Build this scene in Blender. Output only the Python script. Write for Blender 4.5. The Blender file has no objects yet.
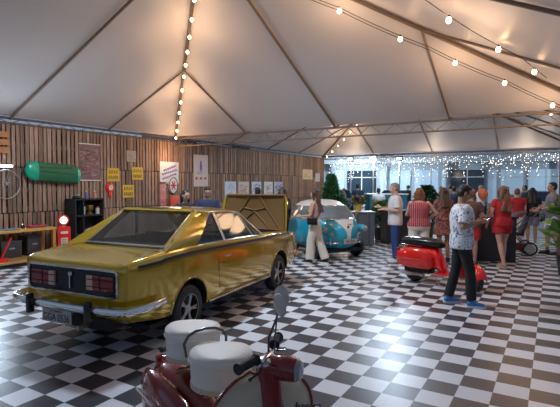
import bpy, bmesh, math, random
from mathutils import Vector as V, Matrix as M, noise
random.seed(7)
PI = math.pi
scene = bpy.context.scene
COL = scene.collection

# ------------------------------------------------------------------ materials
MATS = {}
def mat(name, col, rough=.5, metal=0, coat=0, emit=0, var=.12, scale=9, trans=0, bump=0, alpha=1, spec=.5, sub=0):
    if name in MATS: return MATS[name]
    m = bpy.data.materials.new(name); m.use_nodes = True
    nt = m.node_tree; b = nt.nodes['Principled BSDF']
    tc = nt.nodes.new('ShaderNodeTexCoord')
    nz = nt.nodes.new('ShaderNodeTexNoise'); nz.inputs['Scale'].default_value = scale; nz.inputs['Detail'].default_value = 4
    nt.links.new(tc.outputs['Object'], nz.inputs['Vector'])
    mx = nt.nodes.new('ShaderNodeMix'); mx.data_type = 'RGBA'
    c = list(col)
    mx.inputs[6].default_value = [max(0, k*(1-var)) for k in c]+[1]
    mx.inputs[7].default_value = [min(1, k*(1+var)) for k in c]+[1]
    nt.links.new(nz.outputs['Fac'], mx.inputs[0])
    nt.links.new(mx.outputs[2], b.inputs['Base Color'])
    b.inputs['Roughness'].default_value = rough; b.inputs['Metallic'].default_value = metal
    b.inputs['Coat Weight'].default_value = coat; b.inputs['Coat Roughness'].default_value = .08
    b.inputs['Specular IOR Level'].default_value = spec
    if trans: b.inputs['Transmission Weight'].default_value = trans
    b.inputs['Alpha'].default_value = alpha
    if emit:
        b.inputs['Emission Color'].default_value = c+[1]; b.inputs['Emission Strength'].default_value = emit
    if bump:
        bp = nt.nodes.new('ShaderNodeBump'); bp.inputs['Strength'].default_value = bump; bp.inputs['Distance'].default_value = .01
        nt.links.new(nz.outputs['Fac'], bp.inputs['Height']); nt.links.new(bp.outputs['Normal'], b.inputs['Normal'])
    MATS[name] = m
    return m

def pattern_mat(name, base, colours, scale, thresh=.55, rough=.8, dist=1.0):
    """cloth with blotches of other colours"""
    if name in MATS: return MATS[name]
    m = mat(name, base, rough); nt = m.node_tree; b = nt.nodes['Principled BSDF']
    tc = next(n for n in nt.nodes if n.type == 'TEX_COORD')
    prev = next(n for n in nt.nodes if n.type == 'MIX').outputs[2]
    for i, c in enumerate(colours):
        nz = nt.nodes.new('ShaderNodeTexNoise'); nz.inputs['Scale'].default_value = scale*(1+.23*i); nz.inputs['Distortion'].default_value = dist
        mp = nt.nodes.new('ShaderNodeMapping'); mp.inputs['Location'].default_value = (i*3.1, i*1.7, i*.9)
        nt.links.new(tc.outputs['Object'], mp.inputs[0]); nt.links.new(mp.outputs[0], nz.inputs['Vector'])
        r = nt.nodes.new('ShaderNodeValToRGB'); r.color_ramp.elements[0].position = thresh; r.color_ramp.elements[1].position = thresh+.04
        nt.links.new(nz.outputs['Fac'], r.inputs[0])
        mx = nt.nodes.new('ShaderNodeMix'); mx.data_type = 'RGBA'
        nt.links.new(r.outputs[0], mx.inputs[0]); nt.links.new(prev, mx.inputs[6]); mx.inputs[7].default_value = list(c)+[1]
        prev = mx.outputs[2]
    nt.links.new(prev, b.inputs['Base Color'])
    return m

def stripe_mat(name, a, c, freq, axis='X', rough=.8, width=.5):
    if name in MATS: return MATS[name]
    m = mat(name, a, rough); nt = m.node_tree; b = nt.nodes['Principled BSDF']
    tc = next(n for n in nt.nodes if n.type == 'TEX_COORD')
    w = nt.nodes.new('ShaderNodeTexWave'); w.bands_direction = axis; w.inputs['Scale'].default_value = freq; w.inputs['Distortion'].default_value = .6
    nt.links.new(tc.outputs['Object'], w.inputs['Vector'])
    r = nt.nodes.new('ShaderNodeValToRGB'); r.color_ramp.elements[0].position = width; r.color_ramp.elements[1].position = width+.08
    nt.links.new(w.outputs['Fac'], r.inputs[0])
    mx = nt.nodes.new('ShaderNodeMix'); mx.data_type = 'RGBA'
    prev = next(n for n in nt.nodes if n.type == 'MIX').outputs[2]
    nt.links.new(r.outputs[0], mx.inputs[0]); nt.links.new(prev, mx.inputs[6]); mx.inputs[7].default_value = list(c)+[1]
    nt.links.new(mx.outputs[2], b.inputs['Base Color'])
    return m

# ------------------------------------------------------------------ mesh builder
class B:
    def __init__(s): s.bm = bmesh.new()
    def box(s, c, d, rot=None, bev=0):
        r = bmesh.ops.create_cube(s.bm, size=1)
        vs = r['verts']
        mt = M.Translation(V(c)) @ (rot.to_4x4() if rot else M.Identity(4)) @ M.Diagonal((d[0], d[1], d[2], 1))
        bmesh.ops.transform(s.bm, matrix=mt, verts=vs)
        if bev:
            es = list({e for v in vs for e in v.link_edges})
            bmesh.ops.bevel(s.bm, geom=es, offset=bev, segments=2, affect='EDGES', profile=.6)
        return s
    def cone(s, a, b, r1, r2=None, seg=12, caps=True):
        a = V(a); b = V(b); r2 = r1 if r2 is None else r2
        d = b-a; L = d.length
        if L < 1e-6: return s
        q = d.to_track_quat('Z', 'Y').to_matrix().to_4x4()
        bmesh.ops.create_cone(s.bm, cap_ends=caps, segments=seg, radius1=r1, radius2=r2, depth=L, matrix=M.Translation((a+b)/2) @ q)
        return s
    def ball(s, c, r, rot=None, sub=2):
        if not hasattr(r, '__len__'): r = (r, r, r)
        mt = M.Translation(V(c)) @ (rot.to_4x4() if rot else M.Identity(4)) @ M.Diagonal((r[0], r[1], r[2], 1))
        bmesh.ops.create_icosphere(s.bm, subdivisions=sub, radius=1, matrix=mt)
        return s
    def chain(s, pts, seg=12):
        """pts: [(pos, radius)...] tapered limb with round joints"""
        for (a, ra), (b, rb) in zip(pts, pts[1:]): s.cone(a, b, ra, rb, seg)
        for p, r in pts: s.ball(p, r*1.0, sub=2)
        return s
    def tube(s, path, r, seg=8, closed=False):
        path = [V(p) for p in path]; n = len(path); rings = []
        up = None
        for i, p in enumerate(path):
            a = path[(i-1) % n] if (closed or i > 0) else p
            b = path[(i+1) % n] if (closed or i < n-1) else p
            t = (b-a).normalized()
            if up is None: up = t.orthogonal().normalized()
            up = (up - t*up.dot(t))
            up = up.normalized() if up.length > 1e-5 else t.orthogonal().normalized()
            w = t.cross(up); rr = r[i] if hasattr(r, '__len__') else r
            rings.append([p + (up*math.cos(k*2*PI/seg)+w*math.sin(k*2*PI/seg))*rr for k in range(seg)])
        s.loft(rings, caps=not closed, loop=closed)
        return s
    def loft(s, rings, caps=True, loop=False, closed=True):
        vs = [[s.bm.verts.new(p) for p in r] for r in rings]
        n = len(vs[0]); m = len(vs)
        for i in range(m if loop else m-1):
            a = vs[i]; b = vs[(i+1) % m]
            for k in range(n if closed else n-1):
                try: s.bm.faces.new((a[k], a[(k+1) % n], b[(k+1) % n], b[k]))
                except ValueError: pass
        if caps and closed and not loop:
            s.bm.faces.new(vs[0][::-1]); s.bm.faces.new(vs[-1])
        return s
    def ell(s, rings, seg=20, p=2.0, caps=True):
        """rings: (z, rx, ry, cx, cy) ellipses stacked up"""
        out = []
        for z, rx, ry, cx, cy in rings:
            ring = []
            for k in range(seg):
                a = k*2*PI/seg; c = math.cos(a); d = math.sin(a)
                ring.append(V((cx+rx*math.copysign(abs(c)**(2/p), c), cy+ry*math.copysign(abs(d)**(2/p), d), z)))
            out.append(ring)
        return s.loft(out, caps)
    def lathe(s, prof, seg=24, mt=None):
        """prof: (radius, height) turned about z, then moved by mt"""
        mt = mt or M.Identity(4)
        rings = [[mt @ V((max(r, 1e-4)*math.cos(k*2*PI/seg), max(r, 1e-4)*math.sin(k*2*PI/seg), h)) for k in range(seg)] for r, h in prof]
        return s.loft(rings)
    def poly(s, pts, thick=None, axis=(0, 0, 1)):
        """flat outline given thickness along axis"""
        ax = V(axis).normalized()*(thick or 0)
        a = [s.bm.verts.new(V(p)) for p in pts]
        if not thick: s.bm.faces.new(a); return s
        b = [s.bm.verts.new(V(p)+ax) for p in pts]
        s.bm.faces.new(a[::-1]); s.bm.faces.new(b); n = len(a)
        for i in range(n): s.bm.faces.new((a[i], a[(i+1) % n], b[(i+1) % n], b[i]))
        return s
    def grid(s, f, nu, nv):
        vs = [[s.bm.verts.new(f(i/nu, j/nv)) for j in range(nv+1)] for i in range(nu+1)]
        for i in range(nu):
            for j in range(nv): s.bm.faces.new((vs[i][j], vs[i+1][j], vs[i+1][j+1], vs[i][j+1]))
        return s
    def solid(s, t):
        bmesh.ops.recalc_face_normals(s.bm, faces=s.bm.faces)
        bmesh.ops.solidify(s.bm, geom=list(s.bm.faces), thickness=t); return s
    def mir(s, ax=0):
        g = bmesh.ops.duplicate(s.bm, geom=list(s.bm.verts)+list(s.bm.edges)+list(s.bm.faces))['geom']
        for v in g:
            if isinstance(v, bmesh.types.BMVert): v.co[ax] = -v.co[ax]
        bmesh.ops.reverse_faces(s.bm, faces=[f for f in g if isinstance(f, bmesh.types.BMFace)])
        return s
    def obj(s, name, m, parent=None, smooth=True, loc=None, angle=40, recalc=True):
        if recalc: bmesh.ops.recalc_face_normals(s.bm, faces=s.bm.faces)
        me = bpy.data.meshes.new(name); s.bm.to_mesh(me); s.bm.free()
        me.materials.append(m)
        if smooth:
            me.polygons.foreach_set('use_smooth', [True]*len(me.polygons))
            me.set_sharp_from_angle(angle=math.radians(angle))
        o = bpy.data.objects.new(name, me); COL.objects.link(o)
        if parent: o.parent = parent
        if loc: o.location = loc
        return o

def bake(o, mods):
    """apply modifiers and keep the plain mesh"""
    for t, kw in mods:
        md = o.modifiers.new('m', t)
        for k, v in kw.items(): setattr(md, k, v)
    bpy.context.view_layer.update()
    dg = bpy.context.evaluated_depsgraph_get()
    me = bpy.data.meshes.new_from_object(o.evaluated_get(dg), depsgraph=dg)
    o.modifiers.clear(); o.data = me
    return o
def blend(b, name, m, parent, vox=.01, it=3):
    o = b.obj(name, m, parent, smooth=False)
    mts = list(o.data.materials)
    bake(o, [('REMESH', dict(mode='VOXEL', voxel_size=vox, use_smooth_shade=True)), ('SMOOTH', dict(factor=.5, iterations=it))])
    o.data.materials.clear(); o.data.materials.append(m)
    o.data.polygons.foreach_set('use_smooth', [True]*len(o.data.polygons))
    return o
def cut(o, cutters):
    for c in cutters: c.parent = o.parent
    for c in cutters:
        bake(o, [('BOOLEAN', dict(operation='DIFFERENCE', object=c, solver='EXACT'))])
    for c in cutters: bpy.data.objects.remove(c)
    return o

def tag(o, label=None, cat=None, group=None, kind=None):
    if label: o['label'] = label
    if cat: o['category'] = cat
    if group: o['group'] = group
    if kind: o['kind'] = kind
    return o
def thing(name, label, cat, loc=(0, 0, 0), rz=0, group=None):
    o = bpy.data.objects.new(name, None); COL.objects.link(o)
    o.empty_display_size = .1
    o.location = loc; o.rotation_euler = (0, 0, rz)
    return tag(o, label, cat, group)
def dup(root, loc, rz, label, group=None):
    r = root.copy(); COL.objects.link(r); r.location = loc; r.rotation_euler = (0, 0, rz); tag(r, label, None, group)
    for ch in list(root.children):
        c = ch.copy(); COL.objects.link(c); c.parent = r
        for g in list(ch.children):
            d = g.copy(); COL.objects.link(d); d.parent = c
    return r
def text(body, size, m, parent, loc, rot, ext=.002, name='lettering', sx=1):
    cu = bpy.data.curves.new(name, 'FONT'); cu.body = body; cu.size = size; cu.extrude = ext; cu.align_x = 'CENTER'; cu.align_y = 'CENTER'
    o = bpy.data.objects.new('tmp', cu); COL.objects.link(o); bpy.context.view_layer.update()
    dg = bpy.context.evaluated_depsgraph_get()
    me = bpy.data.meshes.new_from_object(o.evaluated_get(dg), depsgraph=dg); bpy.data.objects.remove(o)
    me.materials.clear(); me.materials.append(m)
    q = bpy.data.objects.new(name, me); COL.objects.link(q); q.parent = parent; q.location = loc; q.rotation_euler = rot; q.scale = (sx, 1, 1)
    return q
def face_to(dx, dy): return math.atan2(-dx, dy)

chrome = mat('chrome', (.75, .74, .72), .16, 1)
rubber = mat('rubber', (.018, .018, .02), .6)
black = mat('black_gloss', (.012, .012, .014), .25)
blackm = mat('black_matt', (.015, .014, .014), .7)
steel = mat('steel', (.45, .44, .42), .35, .9)
white = mat('white_plain', (.75, .74, .70), .5)
bulbm = mat('bulb_glow', (1, .62, .32), .3, emit=22, var=0)
cordm = mat('cord', (.03, .03, .03), .6)
exec_parts = []

# ------------------------------------------------------------------ camera
HC = 1.70
cd = bpy.data.cameras.new('camera'); cam = bpy.data.objects.new('camera', cd); COL.objects.link(cam)
cam.location = (0, 0, HC); cam.rotation_euler = (PI/2-.041, 0, .577)
cd.sensor_width = 36; cd.lens = 471.25/560*36; cd.shift_x = 32.6/560; cd.clip_end = 400
scene.camera = cam

# ------------------------------------------------------------------ floor
T = HC/6.734
def floor_mat():
    m = mat('checker_vinyl', (.5, .5, .5), .22); nt = m.node_tree; b = nt.nodes['Principled BSDF']
    N = nt.nodes.new; L = nt.links.new
    g = N('ShaderNodeNewGeometry'); sp = N('ShaderNodeSeparateXYZ'); L(g.outputs['Position'], sp.inputs[0])
    def mth(op, a, bb=None):
        n = N('ShaderNodeMath'); n.operation = op
        for i, q in enumerate((a, bb)):
            if q is None: continue
            if isinstance(q, (int, float)): n.inputs[i].default_value = q
            else: L(q, n.inputs[i])
        return n.outputs[0]
    u = mth('ADD', mth('DIVIDE', sp.outputs[0], T), 5.523+400); v = mth('ADD', mth('DIVIDE', sp.outputs[1], T), -14.889+400)
    par = mth('MODULO', mth('ADD', mth('FLOOR', u), mth('FLOOR', v)), 2)
    # seams between the tiles
    def seam(x):
        f = mth('FRACT', x); return mth('MINIMUM', f, mth('SUBTRACT', 1, f))
    sm = mth('LESS_THAN', mth('MINIMUM', seam(u), seam(v)), .008)
    nz = N('ShaderNodeTexNoise'); nz.inputs['Scale'].default_value = 1.2; nz.inputs['Detail'].default_value = 6; L(g.outputs['Position'], nz.inputs['Vector'])
    cv = N('ShaderNodeCombineXYZ'); L(mth('FLOOR', u), cv.inputs[0]); L(mth('FLOOR', v), cv.inputs[1])
    wn = N('ShaderNodeTexWhiteNoise'); wn.noise_dimensions = '2D'; L(cv.outputs[0], wn.inputs['Vector'])
    mx = N('ShaderNodeMix'); mx.data_type = 'RGBA'; L(par, mx.inputs[0])
    mx.inputs[6].default_value = (.66, .66, .69, 1); mx.inputs[7].default_value = (.058, .052, .060, 1)
    k = mth('ADD', mth('MULTIPLY', mth('ADD', wn.outputs['Value'], nz.outputs['Fac']), .12), .86)
    k = mth('MULTIPLY', k, mth('SUBTRACT', 1, mth('MULTIPLY', sm, .35)))
    mu = N('ShaderNodeVectorMath'); mu.operation = 'SCALE'; L(mx.outputs[2], mu.inputs[0]); L(k, mu.inputs[3])
    L(mu.outputs[0], b.inputs['Base Color'])
    L(mth('ADD', mth('MULTIPLY', nz.outputs['Fac'], .16), .24), b.inputs['Roughness']); b.inputs['Specular IOR Level'].default_value = .32
    return m
o = B().box((-4.7, 10.9, -.02), (15.0, 28.0, .04)).obj('floor', floor_mat(), smooth=False); tag(o, kind='structure')
o = B().box((-4.7, 60, -.06), (160, 190, .04)).obj('ground', mat('asphalt', (.10, .10, .105), .8, bump=.4, scale=40), smooth=False); tag(o, kind='structure')

# ------------------------------------------------------------------ pallet wall (x = -10.2)
WX = -10.2; Y0, Y1, Y2 = .5, 11.43, 22.94; XR = .72; EH = 3.15
def plank_mat():
    m = mat('pallet_wood', (.3, .2, .13), .75, bump=.3); nt = m.node_tree; b = nt.nodes['Principled BSDF']
    at = nt.nodes.new('ShaderNodeAttribute'); at.attribute_name = 'Col'
    tc = next(n for n in nt.nodes if n.type == 'TEX_COORD')
    mp = nt.nodes.new('ShaderNodeMapping'); mp.inputs['Scale'].default_value = (8, 30, 2.2)
    nz = nt.nodes.new('ShaderNodeTexNoise'); nz.inputs['Scale'].default_value = 1.5; nz.inputs['Detail'].default_value = 6
    nt.links.new(tc.outputs['Object'], mp.inputs[0]); nt.links.new(mp.outputs[0], nz.inputs['Vector'])
    r = nt.nodes.new('ShaderNodeMapRange'); r.inputs[1].default_value = .3; r.inputs[2].default_value = .7; r.inputs[3].default_value = .55; r.inputs[4].default_value = 1.25
    nt.links.new(nz.outputs['Fac'], r.inputs[0])
    mu = nt.nodes.new('ShaderNodeVectorMath'); mu.operation = 'SCALE'
    nt.links.new(at.outputs['Color'], mu.inputs[0]); nt.links.new(r.outputs[0], mu.inputs[3]); nt.links.new(mu.outputs[0], b.inputs['Base Color'])
    return m
def planks():
    b = B(); cols = []
    def add(c, d, col):
        n0 = len(b.bm.faces); b.box(c, d); cols.extend([col]*(len(b.bm.faces)-n0))
    for row, (z0, z1) in enumerate(((.02, 1.045), (1.055, 2.085), (2.095, 3.08))):
        y = Y0-.3
        while y < Y2:
            w = random.uniform(.075, .105); g = random.uniform(.018, .05)
            if row == 0: g *= .8
            s = random.uniform(.5, 1.15)
            t = random.random()
            col = (.35*s, .195*s*(1+.12*t), .115*s*(1+.35*t))
            add((WX+random.uniform(-.004, .004), y+w/2, (z0+z1)/2+0), (.02, w, z1-z0-random.uniform(0, .015)), col)
            y += w+g
        for z in (z0+.08, (z0+z1)/2, z1-.08):
            add((WX-.06, (Y0+Y2)/2, z), (.09, Y2-Y0, .085), (.12, .08, .055))
    add((WX-.13, (Y0+Y2)/2, 1.55), (.02, Y2-Y0+.4, 3.1), (.022, .018, .017))
    o = b.obj('wall_left', plank_mat(), smooth=False, recalc=False)
    at = o.data.color_attributes.new('Col', 'FLOAT_COLOR', 'CORNER')
    for p, c in zip(o.data.polygons, cols):
        for li in p.loop_indices: at.data[li].color = (c[0], c[1], c[2], 1)
    tag(o, kind='structure')
planks()

# ------------------------------------------------------------------ tents
fabric = mat('tent_vinyl', (.66, .62, .61), .42, var=.05, scale=1.3, bump=.15)
alu = mat('tent_frame_metal', (.24, .175, .125), .5, .3)
AX, AZ = (WX+XR)/2, 5.67
def tent(ya, yb, name):
    ay = (ya+yb)/2; A = V((AX, ay, AZ)); C = [V((WX, ya, EH)), V((XR, ya, EH)), V((XR, yb, EH)), V((WX, yb, EH))]
    b = B()
    for i in range(4):
        p, q = C[i], C[(i+1) % 4]; mid = (p+q)/2
        def f(u, v, p=p, q=q, mid=mid):
            base = p.lerp(q, u); P = base.lerp(A, v)
            sag = .10*math.sin(PI*min(1, v*1.0))*abs(math.sin(2*PI*u))*(1-v)
            P.z += .07-sag; return P
        b.grid(f, 24, 16)
    bmesh.ops.remove_doubles(b.bm, verts=b.bm.verts, dist=.002)
    o = b.solid(.006).obj(name, fabric, smooth=True, angle=25); tag(o, kind='structure')
    return A, C
tents = [tent(Y0, Y1, 'ceiling'), tent(Y1, Y2, 'ceiling.001')]
n = 0
for ti, (A, C) in enumerate(tents):
    b = B()
    for i in range(4):
        p, q = C[i], C[(i+1) % 4]; m_ = (p+q)/2
        b.cone(p, A, .035, seg=8)                      # hips
        b.cone(m_, A, .028, seg=8)                     # middle rafters
        for e in (p, q): b.cone((m_+e)/2, (e+A)/2, .022, seg=8)   # jack rafters
    b.cone(A+V((0, 0, -.5)), A+V((0, 0, .1)), .05, seg=10)
    n += 1; tag(b.obj('trim_%d' % n, alu), kind='structure')
def truss(a, c, drop=.24, m_=None):
    global n
    a = V(a); c = V(c); b = B(); d = (c-a); L = d.length; d.normalize(); dn = V((0, 0, -drop))
    b.cone(a, c, .028, seg=8); b.cone(a+dn, c+dn, .02, seg=8)
    k = int(L/.30)
    for i in range(k):
        p = a+d*(L*i/k); q = a+d*(L*(i+1)/k)
        b.cone(p if i % 2 else p+dn, q+dn if i % 2 else q, .009, seg=6)
    n += 1; tag(b.obj('trim_%d' % n, m_ or alu), kind='structure')
truss((WX, Y1, EH), (XR, Y1, EH)); truss((XR, Y0, EH), (XR, Y2, EH)); truss((WX, Y0, EH+.02), (WX, Y2, EH+.02), .12, mat('brown_beam', (.12, .075, .05), .6)); truss((WX, Y0, EH), (XR, Y0, EH)); truss((WX, Y2, EH), (XR, Y2, EH), .16)
b = B().box((AX, Y2, EH-.02), (XR-WX, .07, .07)); n += 1; tag(b.obj('trim_%d' % n, mat('brown_beam', (.12, .075, .05), .6), smooth=False), kind='structure')
for (px, py) in ((XR, Y0), (XR, Y2), (WX+.0, Y2)):
    b = B().box((px, py, EH/2), (.1, .1, EH)).box((px, py, .01), (.3, .3, .02)); n += 1
    tag(b.obj('trim_%d' % n, alu, smooth=False), kind='structure')
p = thing('tent_post', 'brown wrapped tent post at the right edge behind the stroller', 'post', (.14, 11.6, 0))
B().box((0, 0, 1.53), (.13, .13, 3.06), bev=.01).obj('post', mat('post_wrap', (.13, .085, .05), .7), p, smooth=False)
B().box((0, 0, .02), (.34, .34, .04)).obj('base_plate', steel, p, smooth=False)

# ------------------------------------------------------------------ festoon strings
bulb_mesh = None
def festoon(name, label, pts, nb, sag, r=.028, cords=1):
    global bulb_mesh
    t = thing(name, label, 'string lights', (0, 0, 0))
    path = []
    pts = [V(p) for p in pts]
    for a, c in zip(pts, pts[1:]):
        k = 14
        for i in range(k): f = i/k; path.append(a.lerp(c, f)+V((0, 0, -sag*4*f*(1-f))))
    path.append(pts[-1])
    b = B()
    for j in range(cords): b.tube([q+V((0, 0, -.05*j)) for q in path], .006, 5)
    b.obj('cord', cordm, t)
    if bulb_mesh is None:
        q = B().ball((0, 0, -.045), (.028, .028, .036)).obj('bulb', bulbm, t); bulb_mesh = q.data; bpy.data.objects.remove(q)
        q = B().cone((0, 0, -.02), (0, 0, .01), .013, seg=8).obj('bulb_socket', blackm, t); bulb_mesh2 = q.data; bpy.data.objects.remove(q); festoon.sock = bulb_mesh2
    for i in range(nb):
        f = (i+.5)/nb*(len(path)-1); k = int(f); q = path[k].lerp(path[min(k+1, len(path)-1)], f-k)
        o = bpy.data.objects.new('bulb', bulb_mesh); COL.objects.link(o); o.parent = t; o.location = q; o.scale = (r/.028,)*3
        s = bpy.data.objects.new('socket', festoon.sock); COL.objects.link(s); s.parent = o
    return t
A1, C1 = tents[0]; A2, C2 = tents[1]
off = V((0, 0, -.10))
festoon('string_lights', 'warm bulb string hung along the tent rafter that runs down to the pallet wall', [C1[3]+V((.1, -.1, -.05)), C1[3].lerp(A1, .5)+off, A1.lerp(C1[3], .06)+off], 13, .05, .030)
hp = [A1.lerp(C1[2], f)+V((0, 0, -.24)) for f in (.105, .30, .52, .72, .925)]
festoon('string_lights', 'warm bulb string hung along the rafter crossing the upper right', hp, 6, .03, .036, 2)
festoon('string_lights', 'added bulb string standing in for bulb reflections on the near tent roof, upper right', [(-1.7, 5.3, 4.10), (-1.42, 6.0, 3.98), (-1.02, 7.5, 3.88), (-.47, 8.5, 3.66), (-.15, 9.4, 3.48)], 4, .01, .034)  # added string: its bulbs imitate light reflections on the glossy vinyl
festoon('string_lights', 'warm bulb string hung under the right slope of the far tent', [C2[1]+V((-.1, .2, -.15)), C2[1].lerp(A2, .5)+V((0, 0, -.2)), A2.lerp(C2[1], .1)+V((0, 0, -.2))], 11, .05, .026)
festoon('string_lights', 'warm bulb string hung down the far left slope of the far tent', [C2[3]+V((.15, -.15, -.1)), C2[3].lerp(A2, .5)+V((0, 0, -.2)), A2.lerp(C2[3], .1)+V((0, 0, -.2))], 10, .05, .026)

# curtain of fairy lights on the open far side
t = thing('fairy_light_curtain', 'curtain of tiny warm white fairy lights hanging across the open far side', 'string lights', (0, 0, 0))
wb = B(); lb = B()
x = WX+.3
while x < XR+3.5:
    L = random.uniform(.2, 1.25); y = Y2+.12+random.uniform(-.05, .05)
    wb.cone((x, y, EH-.1), (x, y, EH-.1-L), .0022, seg=4)
    k = max(2, int(L/.11))
    for i in range(k):
        z = EH-.14-L*random.random()**1.25
        if random.random() < .9: lb.ball((x+random.uniform(-.015, .015), y, z), random.uniform(.007, .015), sub=1)
    x += random.uniform(.055, .10)
wb.tube([(WX+.2, Y2+.12, EH-.1), (XR+3.5, Y2+.12, EH-.1)], .006, 4)
q = wb.obj('wires', cordm, t)
q = lb.obj('lights', mat('fairy_glow', (1, .86, .68), .3, emit=4.5, var=0), t); tag(q, kind='stuff')

# ------------------------------------------------------------------ gold saloon
gold = mat('gold_paint', (.56, .365, .018), .11, .40, coat=1, var=.05)
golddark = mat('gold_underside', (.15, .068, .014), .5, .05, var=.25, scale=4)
glass = mat('car_glass', (.55, .62, .66), .04, trans=1, var=0); glass.node_tree.nodes['Principled BSDF'].inputs['IOR'].default_value = 1.45
seatm = mat('dark_vinyl', (.02, .022, .03), .45)
redl = mat('red_lens', (.28, .015, .01), .15, coat=.6)
tyre = rubber; glass.node_tree.nodes['Principled BSDF'].inputs['Base Color'].default_value = (.78, .84, .88, 1)

def wheel(name, parent, loc, R, W, side, style='rally'):
    """wheel standing in the y-z plane; side = +1 shows its face towards +x"""
    t = bpy.data.objects.new(name, None)
    mt = M.Rotation(side*PI/2, 4, 'Y')
    b = B().lathe([(R*.62, -W/2), (R*.88, -W/2), (R*.97, -W*.40), (R, -W*.25), (R, W*.25), (R*.97, W*.40), (R*.88, W/2), (R*.64, W/2), (R*.60, W*.3), (R*.58, -W*.3)], 40, mt)
    o = b.obj(name, tyre, parent, loc=loc)
    b = B()
    b.lathe([(R*.60, -W*.3), (R*.66, W*.40), (R*.66, W*.47), (R*.61, W*.47), (R*.57, W*.30), (R*.55, -W*.3)], 40, mt)
    b.lathe([(.001, W*.12), (R*.56, W*.02), (R*.56, -W*.1), (.001, -W*.1)], 32, mt)
    o2 = b.obj('rim', mat('rim_dark', (.018, .018, .02), .5), o)
    b = B()
    if style == 'rally':
        for k in range(5):
            a = k*2*PI/5+.3
            for da in (-.07, .07):
                b.cone(mt @ V((R*.12*math.cos(a), R*.12*math.sin(a), W*.34)), mt @ V((R*.60*math.cos(a+da*1.5), R*.60*math.sin(a+da*1.5), W*.34)), R*.042, R*.038, 8)
        b.tube([mt @ V((R*.625*math.cos(k*PI/20), R*.625*math.sin(k*PI/20), W*.44)) for k in range(40)], R*.022, 6, closed=True)
        b.lathe([(.001, W*.46), (R*.12, W*.44), (R*.2, W*.34), (R*.2, W*.2), (.001, W*.2)], 20, mt)
    else:
        b.lathe([(.001, W*.42), (R*.2, W*.40), (R*.38, W*.25), (R*.52, W*.32), (R*.56, W*.2), (.001, W*.1)], 28, mt)
    b.obj('hubcap', mat('alloy', (.50, .48, .46), .35, .7), o)
    return o

car = thing('vintage_car', 'gold-painted two-door vintage saloon with open front hood, seen from behind', 'car',
            (-3.68-.745*math.cos(math.radians(5.8)), 6.57-.745*math.sin(math.radians(5.8)), 0), math.radians(5.8))
st = [(-3.52, .63, .44, .60, .63, .88, .885), (-3.49, .70, .40, .62, .70, .925, .905), (-3.40, .73, .33, .62, .70, .955, .92), (-3.0, .765, .27, .60, .735, .99, .975), (-2.52, .78, .25, .58, .75, 1.005, .99),
      (-2.0, .785, .25, .58, .755, .995, .985), (-1.3, .785, .25, .58, .755, .97, .975), (-.6, .78, .25, .58, .75, .945, .965), (0, .775, .26, .56, .735, .915, .94),
      (.50, .765, .28, .56, .725, .885, .905), (.80, .74, .34, .58, .70, .855, .87), (.90, .70, .40, .6, .67, .81, .82)]
rings = []
for y, w, zb, zm, wb_, zt, zc in st:
    half = [(0, zb), (w*.80, zb), (w*.95, zb+.03), (w*.985, zb+.12), (w, zm), (w*.995, zm+.10), ((w+wb_)/2+.008, zt-.09), (wb_+.012, zt-.025), (wb_-.012, zt+.0), (wb_-.10, zt*.5+zc*.5+.003), (wb_*.5, zc+.012), (0, zc+.016)]
    ring = [V((x, y, z)) for x, z in half]+[V((-x, y, z)) for x, z in half[-2:0:-1]]
    rings.append(ring)
body = B().loft(rings).obj('body', gold, car)
body.data.materials.append(blackm)
bake(body, [('BEVEL', dict(width=.012, segments=2, limit_method='ANGLE', angle_limit=math.radians(38)))])
cs = []
for y in (-2.52, 0):
    for s in (-1, 1):
        cs.append(B().poly([(s*.52, y+.35*math.cos(a), .30+.35*math.sin(a)) for a in [PI*k/24 for k in range(25)]]+[(s*.52, y-.35, .1), (s*.52, y+.35, .1)], .5, (s, 0, 0)).obj('c', blackm, smooth=False))
cabin = B().loft([[V(p) for p in q] for q in (
    [(-.66, -2.45, .34), (.66, -2.45, .34), (.66, -.72, .34), (-.66, -.72, .34)], [(-.67, -2.66, 1.3), (.67, -2.66, 1.3), (.67, -.60, 1.3), (-.67, -.60, 1.3)])]).obj('c', blackm, smooth=False)
bay = B().box((0, .05, .85), (1.2, 1.0, .8)).obj('c', blackm, smooth=False)
cut(body, cs+[cabin, bay])
for m_ in (gold, blackm): pass
body.data.materials.clear(); body.data.materials.append(gold); body.data.materials.append(blackm)
for p in body.data.polygons:
    c = p.center; nn = p.normal
    hid = False
    for y in (-2.52, 0):
        rr = math.hypot(c.y-y, c.z-.30)
        if abs(c.x) < .775 and rr < .353 and c.z > .2 and abs(nn.x) < .9: hid = True
        if abs(c.x) < .53 and rr < .353: hid = True
    if abs(c.x) < .69 and -2.86 < c.y < .57 and .3 < c.z < .93 and not (c.z > .9 and nn.z > .5): hid = True
    if nn.z < -.8: hid = True
    p.material_index = 1 if hid else 0
body.data.set_sharp_from_angle(angle=math.radians(32))

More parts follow.
